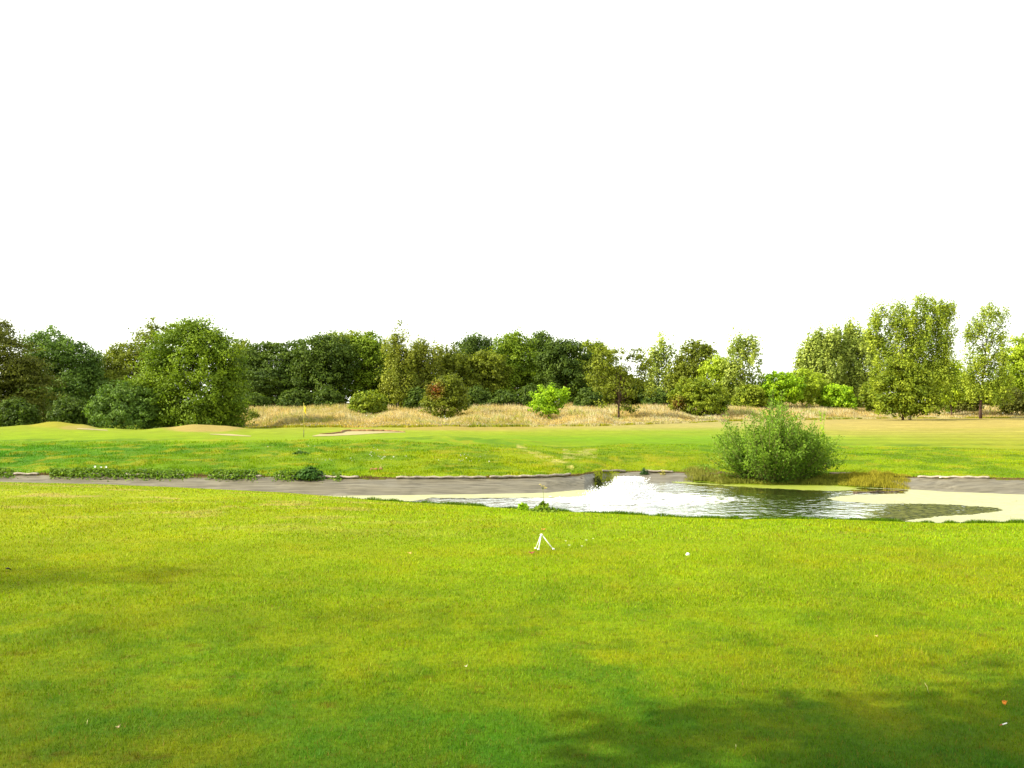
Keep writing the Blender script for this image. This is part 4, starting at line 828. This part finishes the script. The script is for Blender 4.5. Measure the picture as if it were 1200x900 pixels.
# ------------------------------------------------------------------ driftwood, branch, stones
DW = plain('driftwood', (.10, .07, .045), .9, .5, 14, .5); DWP = plain('pale_driftwood', (.28, .2, .14), .9, .5, 14, .4)
def log(p0, p1, r, name, label, cat, mat=DW, twigs=3):
    mb = MB(); a = Vector(p0); b = Vector(p1); n = 8; pts = [a.lerp(b, i / n) + Vector((0, random.uniform(-.02, .02), random.uniform(-.015, .02))) for i in range(n + 1)]
    mb.tube(pts, [r * (1 - .5 * i / n) * random.uniform(.85, 1.15) for i in range(n + 1)], 8)
    for k in range(twigs):
        q = pts[2 + k * 2]; mb.tube([q, q + Vector((random.uniform(-.2, .3), random.uniform(-.1, .1), random.uniform(.03, .14)))], [r * .4, r * .15], 5)
    o = mb.build(name, mat); return tag(o, label, cat)
def wpt(px, py, dz=0): Y = wy(py); return ((px - 600) / F * Y, Y, ZW + dz)
log(wpt(1000, 577.6, .0), wpt(1064, 575.9, .02), .035, 'floating_branch', 'long thin dark branch floating at the edge of the cream duckweed', 'branch')
def bpt(px, py, dz=0): g = at_px(px, py); return (g.x, g.y, g.z + dz)
log(bpt(822, 561, .06), bpt(850, 556.5, .1), .06, 'driftwood_log', 'dark log on the bank at the left foot of the pond bush', 'log')
log(bpt(972, 557, .06), bpt(1000, 556.5, .06), .055, 'driftwood_log', 'pale brown log on the bank at the right foot of the pond bush', 'log', DWP, 1)
log(wpt(690, 568.5, .05), wpt(704, 566, .06), .05, 'driftwood_log', 'short dark log at the tip of the long liner', 'log', DW, 1)
ST = plain('pale_stone', (.42, .38, .33), .85, .4, 9)
def stone(px, py, r, label, mat=ST, name='stone', cat='stone', sq=(1.5, 1, .6)):
    mb = MB(); g = Vector(bpt(px, py)); mb.ball((0, 0, 0), r, sq, 14, 9); mb.v = [v * (1 + .25 * (vnoise(np.array([v.x / r * 1.3 + px]), np.array([v.y / r * 1.3 + v.z / r]), 9)[0] - .5)) + g + Vector((0, 0, r * sq[2] * .5)) for v in mb.v]
    return tag(mb.build(name, mat), label, cat)
stone(1103, 562.5, .05, 'small pale stone in the soil edge above the right liner'); stone(1142, 564, .06, 'larger pale stone farther right in the soil edge above the right liner')
stone(832, 556, .09, 'pale stone beside the dark log left of the pond bush'); stone(680, 561.5, .06, 'dark round stone sitting on the end of the long liner', plain('dark_stone', (.05, .035, .03), .9, .4, 9))
# soil clod on the bank
def clod():
    g = at_px(441, 551); e = empty('soil_clod', tuple(g), 'reddish brown heap of soil with dry stalks on the bank', 'soil heap')
    m = plain('red_soil', (.22, .10, .045), .95, .8, 16, .4); mb = MB()
    for k in range(9): mb.ball(g + Vector((random.uniform(-.17, .17), random.uniform(-.08, .08), random.uniform(0, .05))), random.uniform(.04, .09), (1.2, 1, .8), 8, 6)
    mb.build('soil', m, e); sb = MB()
    for k in range(7): sb.tube([g + Vector((.12, 0, .02)), g + Vector((.2 + random.uniform(-.08, .2), random.uniform(-.1, .1), random.uniform(.1, .22)))], [.005, .002], 4)
    sb.build('stalks', plain('dry_stalk', (.4, .32, .12)), e)
clod()

# ------------------------------------------------------------------ bunkers
SAND = plain('sand', alb(240, 222, 165), .95, .4, 6, .08, .05)
def bunker(pts, label, lipc=None, liplabel=None):
    c = []; poly = pts; us = np.arange(min(p[0] for p in poly) - 2, max(p[0] for p in poly) + 2, .8); 
    e = None; V = []; Fc = []
    ys = np.linspace(0, 1, 12); top = sorted([p for p in poly if p[2] == 't']); bot = sorted([p for p in poly if p[2] == 'b'])
    tx = [p[0] for p in top]; tyy = [p[1] for p in top]; bx = [p[0] for p in bot]; by = [p[1] for p in bot]
    us = np.linspace(tx[0], tx[-1], 80)
    for u in us:
        t_ = np.interp(u, tx, tyy); b_ = np.interp(u, bx, by); A = far_px(u, b_, 60); B = far_px(u, t_, A.y)
        if B.y > A.y + 7: B.y = A.y + 7; B.x = (u - 600) / F * B.y
        for s_ in ys:
            Yv = A.y + (B.y - A.y) * s_; Xv = (u - 600) / F * Yv; V.append((Xv, Yv, tz(Xv, Yv) + .015))
    n = len(us); m = len(ys); q = np.arange(n * m).reshape(n, m); Fc = np.stack([q[:-1, :-1], q[1:, :-1], q[1:, 1:], q[:-1, 1:]], -1).reshape(-1, 4)
    g = V[n * m // 2]; e = empty('sand_bunker', g, label, 'bunker', 'sand bunkers beside the green')
    mesh_np('sand', V, Fc, SAND, parent=e, smooth=True)
    if lipc:
        k = [V[i * m + m - 1] for i in range(n)]; mb = MB()
        mb.tube([(p[0], p[1] + .1, p[2] + .04) for p in k[6:]], [.02 + .10 * math.sin(math.pi * i / (len(k) - 6)) for i in range(len(k) - 6)], 6)
        mb.build('earth_lip', plain('earth_lip', lipc, .95, .6, 5, .3), e)
bunker([(366, 511, 't'), (385, 507, 't'), (410, 505.5, 't'), (450, 505.6, 't'), (475, 506.5, 't'), (366, 511.6, 'b'), (390, 511.0, 'b'), (420, 509.5, 'b'), (450, 507.5, 'b'), (475, 507, 'b')], 'pale sand bunker with brown earth lip right of the flagstick', (.22, .13, .05))
bunker([(246, 508.6, 't'), (270, 508.8, 't'), (294, 511, 't'), (246, 509.2, 'b'), (270, 510.8, 'b'), (294, 511.8, 'b')], 'thin bright sliver of sand at the foot of the tan mound')
bunker([(90, 502, 't'), (108, 502.5, 't'), (126, 504, 't'), (90, 503, 'b'), (108, 504, 'b'), (126, 504.8, 'b')], 'narrow sand strip at the foot of the leftmost mound')

# ------------------------------------------------------------------ flagstick
def flag():
    g = far_px(356, 512.5, 58); s = g.y / F; x, y, z = g
    e = empty('flagstick', (x, y, z), 'yellow flagstick with drooping yellow flag on the green', 'flagstick')
    mb = MB(); mb.tube([(x, y, z - .1), (x, y, z + .42)], .019, 8); mb.build('lower_pole', plain('dark_pole', (.06, .05, .03), .5), e)
    mb = MB(); mb.tube([(x, y, z + .42), (x, y, z + 2.02)], [.017, .012], 8); mb.ball((x, y, z + 2.04), .03); mb.build('pole', plain('yellow_pole', (.42, .36, .06), .5), e)
    # drooping cloth with folds
    V = []; nu, nv = 12, 16
    for j in range(nv):
        t = j / (nv - 1)
        for i in range(nu):
            w = i / (nu - 1); drop = .50 * w ** .8 * .55; width = .17 * (1 - .25 * t) * (.55 + .45 * t)
            V.append((x + .02 + width * w + .01 * math.sin(t * 6), y + .045 * math.sin(w * 8 + t * 3) * w, z + 1.98 - t * .42 - drop * .7))
    q = np.arange(nu * nv).reshape(nv, nu); Fc = np.stack([q[:-1, :-1], q[:-1, 1:], q[1:, 1:], q[1:, :-1]], -1).reshape(-1, 4)
    o = mesh_np('flag', V, Fc, plain('yellow_cloth', (.75, .55, .03), .8), parent=e, smooth=True)
    so = o.modifiers.new('thick', 'SOLIDIFY'); so.thickness = .004
flag()

# ------------------------------------------------------------------ fountain
def fountain():
    x, y = FX, FY; e = empty('floating_fountain', (x, y, ZW), 'floating pond fountain throwing a low white dome of spray', 'fountain')
    mb = MB(); mb.ball((x, y, ZW + .02), .22, (1, 1, .35), 18, 8); mb.tube([(x, y, ZW), (x, y, ZW + .16)], [.07, .04], 10); 
    mb.build('float', plain('float_plastic', (.14, .08, .04), .5), e)
    n = 34000; P = []
    a = RNG.uniform(0, 6.283, n); v = RNG.choice([.55, .72, .85, 1.0, 1.0], n) * RNG.uniform(.9, 1.05, n); t = RNG.random(n)
    rmax = .80 * v; hmax = .50 * v ** 1.6 * RNG.uniform(.55, 1.0, n); r = rmax * t; hz = hmax * 4 * t * (1 - t) * .9 + .02
    sc = .02 + .10 * t
    P = np.stack([x + np.cos(a) * r + RNG.normal(size=n) * sc, y + np.sin(a) * r * .9 + RNG.normal(size=n) * sc, ZW + np.abs(hz + RNG.normal(size=n) * sc * .6)], -1)
    # central plume
    m = 14000; P2 = np.stack([x + RNG.normal(size=m) * .20, y + RNG.normal(size=m) * .17, ZW + .1 + RNG.random(m) ** 1.3 * .58], -1)
    # splashes falling to the left
    m3 = 9000; P3 = np.stack([x - .55 + RNG.normal(size=m3) * .28, y + RNG.normal(size=m3) * .4, ZW + np.abs(RNG.normal(size=m3)) * .12], -1)
    P = np.concatenate([P, P2, P3]); s = RNG.uniform(.005, .013, len(P))[:, None]
    o8 = np.array([(1, 0, 0), (-1, 0, 0), (0, 1, 0), (0, -1, 0), (0, 0, 1.8), (0, 0, -1.8)], float)
    V = (P[:, None, :] + o8[None] * s[:, None, :]).reshape(-1, 3)
    f8 = np.array([(0, 2, 4), (2, 1, 4), (1, 3, 4), (3, 0, 4), (2, 0, 5), (1, 2, 5), (3, 1, 5), (0, 3, 5)]); Fc = (np.arange(len(P))[:, None, None] * 6 + f8[None]).reshape(-1, 3)
    m_, nt, p, out = new_mat('spray'); p.inputs['Base Color'].default_value = (.92, .93, .94, 1); p.inputs['Roughness'].default_value = .3; p.inputs['Subsurface Weight'].default_value = 0
    tr = nt.nodes.new('ShaderNodeBsdfTranslucent'); tr.inputs[0].default_value = (.95, .95, .95, 1); mx = nt.nodes.new('ShaderNodeMixShader'); mx.inputs[0].default_value = .5
    nt.links.new(p.outputs[0], mx.inputs[1]); nt.links.new(tr.outputs[0], mx.inputs[2]); nt.links.new(mx.outputs[0], out.inputs[0])
    mesh_np('spray', V, Fc, m_, parent=e, smooth=True)
    # churned foam on the water round it
    u = np.linspace(-2.6, 2.6, 150); w = np.linspace(-2.2, 2.2, 130); A, B = np.meshgrid(u, w); rr = np.sqrt((A / 1.9) ** 2 + (B / 1.5) ** 2)
    k = (fbm((A + 9) * 2.2, (B + 9) * 2.2, 95, 4) > .22 + .36 * rr) ; kk = k[:-1, :-1]; idx_ = np.arange(A.size).reshape(A.shape)
    Fc = np.stack([idx_[:-1, :-1], idx_[:-1, 1:], idx_[1:, 1:], idx_[1:, :-1]], -1)[kk]; used, inv = np.unique(Fc.ravel(), return_inverse=True)
    Vv = np.stack([x + A.ravel(), y + B.ravel(), np.full(A.size, ZW + .006) + (fbm(A.ravel() * 6, B.ravel() * 6, 96) * .03)], -1)[used]
    mesh_np('foam', Vv, inv.reshape(-1, 4), plain('foam', (.75, .77, .76), .6), parent=e, smooth=True)
fountain()

# ------------------------------------------------------------------ white tee stand, ball, leaves, daisies
def lawn_pt(px, py): Y = (EZ - .65) * F / (py - HZ); x = (px - 600) / F * Y; return Vector((x, Y, tz(x, Y)))
WHITE = plain('white_metal', (.78, .77, .74), .4, 0, 20, .05)
def tee_stand():
    g = lawn_pt(634, 644); s = g.y / F; apex = g + Vector((0 * s, 0, 17.5 * s)); e = empty('bag_stand', tuple(g), 'small white three legged stand on the near lawn', 'stand')
    for (dx, dy, r) in ((-6.2, .05, .0046), (-3, -.03, .006), (14.5, .0, .0055)):
        f = g + Vector((dx * s, dy, .002)); mb = MB(); top = apex + Vector((.0 if dx < 0 else .012, dy * .2, 0)); mb.tube([top, top.lerp(f, .5), f + (f - top).normalized() * .01], r, 8)
        foot = mb.build('leg', WHITE, e)
        fb = MB(); fb.ball(f + Vector((0, 0, .008)), .013, (1.2, 1, .8)); fb.build('foot', WHITE, foot)
        bpy.data.objects[-1] if False else None
    mb = MB(); mb.ball(apex + Vector((.005, 0, .003)), .013, (1.3, 1, .8)); mb.build('hinge', WHITE, e)
    for o in [c for c in e.children if c.name.startswith('leg')]:
        for c in o.children: c.data.transform(Matrix.Translation(e.location * -1))
tee_stand()
def golf_ball():
    g = lawn_pt(806, 650); mb = MB(); mb.ball(g + Vector((0, 0, .006)), .0213, nu=24, nv=16); m = plain('ball_white', (.8, .8, .78), .35, .35, 240, .02)
    tag(mb.build('golf_ball', m), 'white golf ball lying on the lawn right of the three legged stand', 'golf ball')
golf_ball()
def dead_leaf(px, py, r, c, label, tilt=.3, rot=0, name='fallen_leaf'):
    g = lawn_pt(px, py) + Vector((0, 0, .026)); mb = MB(); n = 14; ring = []
    for i in range(n):
        a = 2 * math.pi * i / n; rr = r * (1 + .22 * math.cos(5 * a)) * (1.25 if abs(math.cos(a)) > .9 else 1)
        ring.append(g + Vector((math.cos(a + rot) * rr * 1.3, math.sin(a + rot) * rr * .8, .35 * r * math.cos(2 * a) + tilt * r * math.sin(a))))
    for i in range(n): mb.poly([g + Vector((0, 0, -.2 * r)), ring[i], ring[(i + 1) % n]])
    mb.tube([g + Vector((math.cos(rot) * r, math.sin(rot) * r, 0)), g + Vector((math.cos(rot) * r * 2.1, math.sin(rot) * r * 2.1, .01))], [.0015, .001], 4)
    o = mb.build(name, plain('dead_leaf', c, .8, .3, 60, .4)); o.modifiers.new('t', 'SOLIDIFY').thickness = .0012
    return tag(o, label, 'leaf', 'fallen leaves on the near lawn')
dead_leaf(623, 649.5, .020, (.22, .05, .03), 'dark reddish fallen leaf at the left foot of the three legged stand')
dead_leaf(637, 622, .018, (.42, .2, .03), 'orange fallen leaf just beyond the three legged stand')
dead_leaf(480, 650.5, .016, (.5, .28, .08), 'orange fallen leaf on the lawn left of the three legged stand', rot=1)
dead_leaf(10, 669.5, .022, (.02, .012, .012), 'nearly black fallen leaf in the shade at the left edge', rot=2)
dead_leaf(1177, 828, .008, (.6, .2, .02), 'small bright orange leaf standing in the shaded grass at lower right', tilt=1.4)
dead_leaf(1027, 750, .007, (.5, .35, .12), 'small tan leaf on the lawn in front of the duckweed', rot=.5)
dead_leaf(138, 858, .007, (.25, .2, .1), 'pale dry leaf on the brown patch at lower left', rot=.8)
dead_leaf(546, 786, .005, (.5, .45, .3), 'tiny pale leaf on the lawn in the lower middle', rot=.3)
def peg():
    g = lawn_pt(1176, 854) + Vector((0, 0, .026)); e = empty('tee_peg', tuple(g), 'white tee peg with a red tip lying in the shaded grass at lower right', 'tee peg')
    d = Vector((.9, .35, .12)).normalized(); mb = MB(); mb.tube([g - d * .008, g + d * .022], .0032, 8); mb.build('shaft', WHITE, e)
    mb = MB(); mb.tube([g - d * .026, g - d * .009], [.0018, .003], 8); mb.build('tip', plain('red_paint', (.3, .05, .03), .5), e)
peg()
wp = plain('daisy_petal', (.75, .75, .7), .6); yc = plain('daisy_eye', (.6, .42, .03), .7)
for i, (px_, py_) in enumerate([(663, 637), (667, 642), (682, 643), (687, 636), (695, 634)]):
    g = lawn_pt(px_, py_); e = empty('daisy', tuple(g), ['daisy nearest the three legged stand', 'daisy second from the three legged stand, slightly nearer the camera', 'daisy third from the three legged stand, nearest the camera of the five', 'daisy fourth from the three legged stand', 'daisy farthest right of the five near the three legged stand'][i], 'daisy', 'daisies right of the white stand')
    c = g + Vector((0, 0, .034)); mb = MB()
    for j in range(14):
        a = j * .4488; d = Vector((math.cos(a), math.sin(a), .25)); t = Vector((-math.sin(a), math.cos(a), 0)); mb.poly([c, c + d * .008 + t * .003, c + d * .014, c + d * .008 - t * .003])
    mb.build('petals', wp, e, smooth=False); mb = MB(); mb.ball(c + Vector((0, 0, .002)), .004, (1, 1, .6), 8, 6); mb.build('centre', yc, e)
    mb = MB(); mb.tube([g, c], .0012, 5); mb.build('stem', plain('daisy_stem', (.1, .16, .03)), e)
def dry_stem(px, py, h, lean, label):
    g = lawn_pt(px, py); mb = MB(); mb.tube([g, g + Vector((lean * .4, 0, h * .6)), g + Vector((lean, .01, h))], [.0016, .0014, .001], 5)
    tag(mb.build('dry_stem', plain('dry_stem', (.5, .45, .2))), label, 'stem')
dry_stem(1088, 812, .055, -.018, 'pale dry grass stem poking up from the shaded lawn at right'); dry_stem(862, 878, .02, .004, 'short pale stem in the shade at the bottom right of centre'); dry_stem(102, 850, .03, .002, 'pale stem sticking up from the brown patch at lower left')
